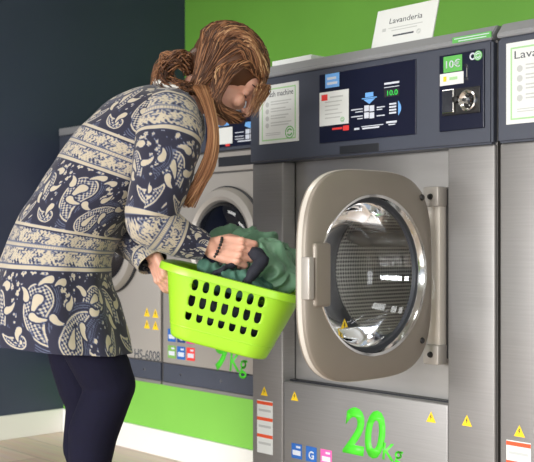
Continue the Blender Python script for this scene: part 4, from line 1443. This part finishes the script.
# sweeping strands from the parting back and down to the nape, on both sides
for s, gg, cnt in ((1, G, 900), (-1, G2, 200)):
    for i in range(cnt):
        lon = .12 + 2.5 * (i / cnt) + jit(.06)
        lift = 1.0 + random.random() * .08
        p0 = surf(s * .03, lon, lift)
        mid_l = .35 + .75 * random.random()
        l1 = lon + .25 * (1 - lon / 3) + jit(.05)
        p1 = surf(s * (.45 + .25 * mid_l), l1 + .10, lift * 1.03)
        p2 = surf(s * (.80 + .4 * mid_l * .6), min(l1 + .9, 3.3) + jit(.15), lift * 1.02)
        gj = gg + Vector((jit(.012), jit(.012), jit(.014)))
        tone = min(1, max(0, .38 + .30 * math.sin(i * 2.399) * random.random() + (.32 if random.random() < .22 else 0) + .2 * math.cos(lon) * (.4 + random.random())))
        strand([p0, p1, p2, gj], .0024, .0018, tone)
for i in range(520):
    lon = .25 + 2.4 * random.random(); lat = .15 + .75 * random.random()
    lift = 1.02 + random.random() * .07
    p0 = surf(lat, lon, lift)
    p1 = surf(min(lat + .25, 1.35), lon + .40, lift)
    p2 = surf(min(lat + .45, 1.45), min(lon + 1.0, 3.2), lift)
    strand([p0, p1, p2, G + Vector((jit(.013), jit(.013), jit(.016)))], .0022, .0016, .16 + .5 * random.random() ** 1.6)
# hair falling over the ear and cheek, curling under
for i in range(330):
    q = i / 330
    st_ = surf(.25 + jit(.15), .20 + .95 * q, 1.05)
    m1 = P(245 - 24 * q + jit(5), 60 + 9 + 7 * q - 7 + jit(4), .085 + jit(.006))
    m2 = P(224 - 10 * q + jit(4), 86 + jit(5), .094 + jit(.010))
    m3 = P(216 + jit(6), 106 + jit(5), .088 + jit(.010))
    e = P(229 + 14 * random.random() + jit(4), 119 + jit(5), .07 + jit(.012))
    strand([st_, m1, m2, m3, e], .0022, .0012, .18 + .62 * random.random() ** 2)
# front locks hanging beside the face
for i in range(210):
    lon0 = .5 + .7 * random.random()
    la = .04 + .34 * random.random()
    w_ = random.random() ** 1.6
    st_ = surf(la * .5, lon0, 1.04)
    s1 = surf(la, .26 + .10 * random.random(), 1.06)
    s2 = surf(la, -.04 + .08 * random.random(), 1.10)
    b_ = P(269 - 12 * w_ + jit(3), 88 + jit(4), .045 + .03 * w_ + jit(.02))
    e0 = P(253 - 6 * w_ + jit(4), 116 + jit(4), .05 + jit(.02))
    e = b_.lerp(e0, .15 + .85 * random.random())
    strand([st_, s1, s2, b_, e], .0017, .0004, .36 + .5 * random.random())
# loose messy twist behind the neck
for i in range(260):
    c0 = P(188 + jit(5), 64 + jit(12), .03 + jit(.05))
    a_ = P(178 + jit(5), 58 + jit(8), .04 + jit(.05))
    b_ = P(166 + jit(7), 68 + jit(9), .03 + jit(.05))
    d_ = P(168 + jit(8), 82 + jit(6), .035 + jit(.045))
    e = P(186 + jit(8), 88 + jit(6), .055 + jit(.03))
    strand([c0, a_, b_, d_, e], .0021, .0012, .12 + .5 * random.random() ** 1.5)
for i in range(40):
    c0 = P(178 + jit(8), 62 + jit(10), .06)
    strand([c0, P(166 + jit(6), 58 + jit(8), .06), P(157 + jit(4), 72 + jit(7), .05), P(155 + jit(5), 80 + jit(6), .05)], .0014, .0006, .4 + .3 * random.random())
# tail drawn forward over the near shoulder
for i in range(260):
    a0 = random.random() * 2 * math.pi; rr = math.sqrt(random.random())
    def off(r_): return RV * (rr * r_ * math.cos(a0)) + NV * (rr * r_ * .8 * math.sin(a0))
    strand([P(200, 86, .06) + off(.026), P(208, 106, .115) + off(.018), P(213, 130, .165) + off(.015), P(211, 155, .18) + off(.020), P(201, 180, .19) + off(.023), P(188 + jit(4), 200 + jit(8), .20) + off(.013)],
           .0026, .0010, .42 + .28 * random.random() + .1 * math.cos(a0))
bmesh.ops.translate(HB, verts=HB.verts, vec=-WL)
me = bpy.data.meshes.new('hair')
HB.to_mesh(me); HB.free()
link('hair', me, 'hair', woman, 179)
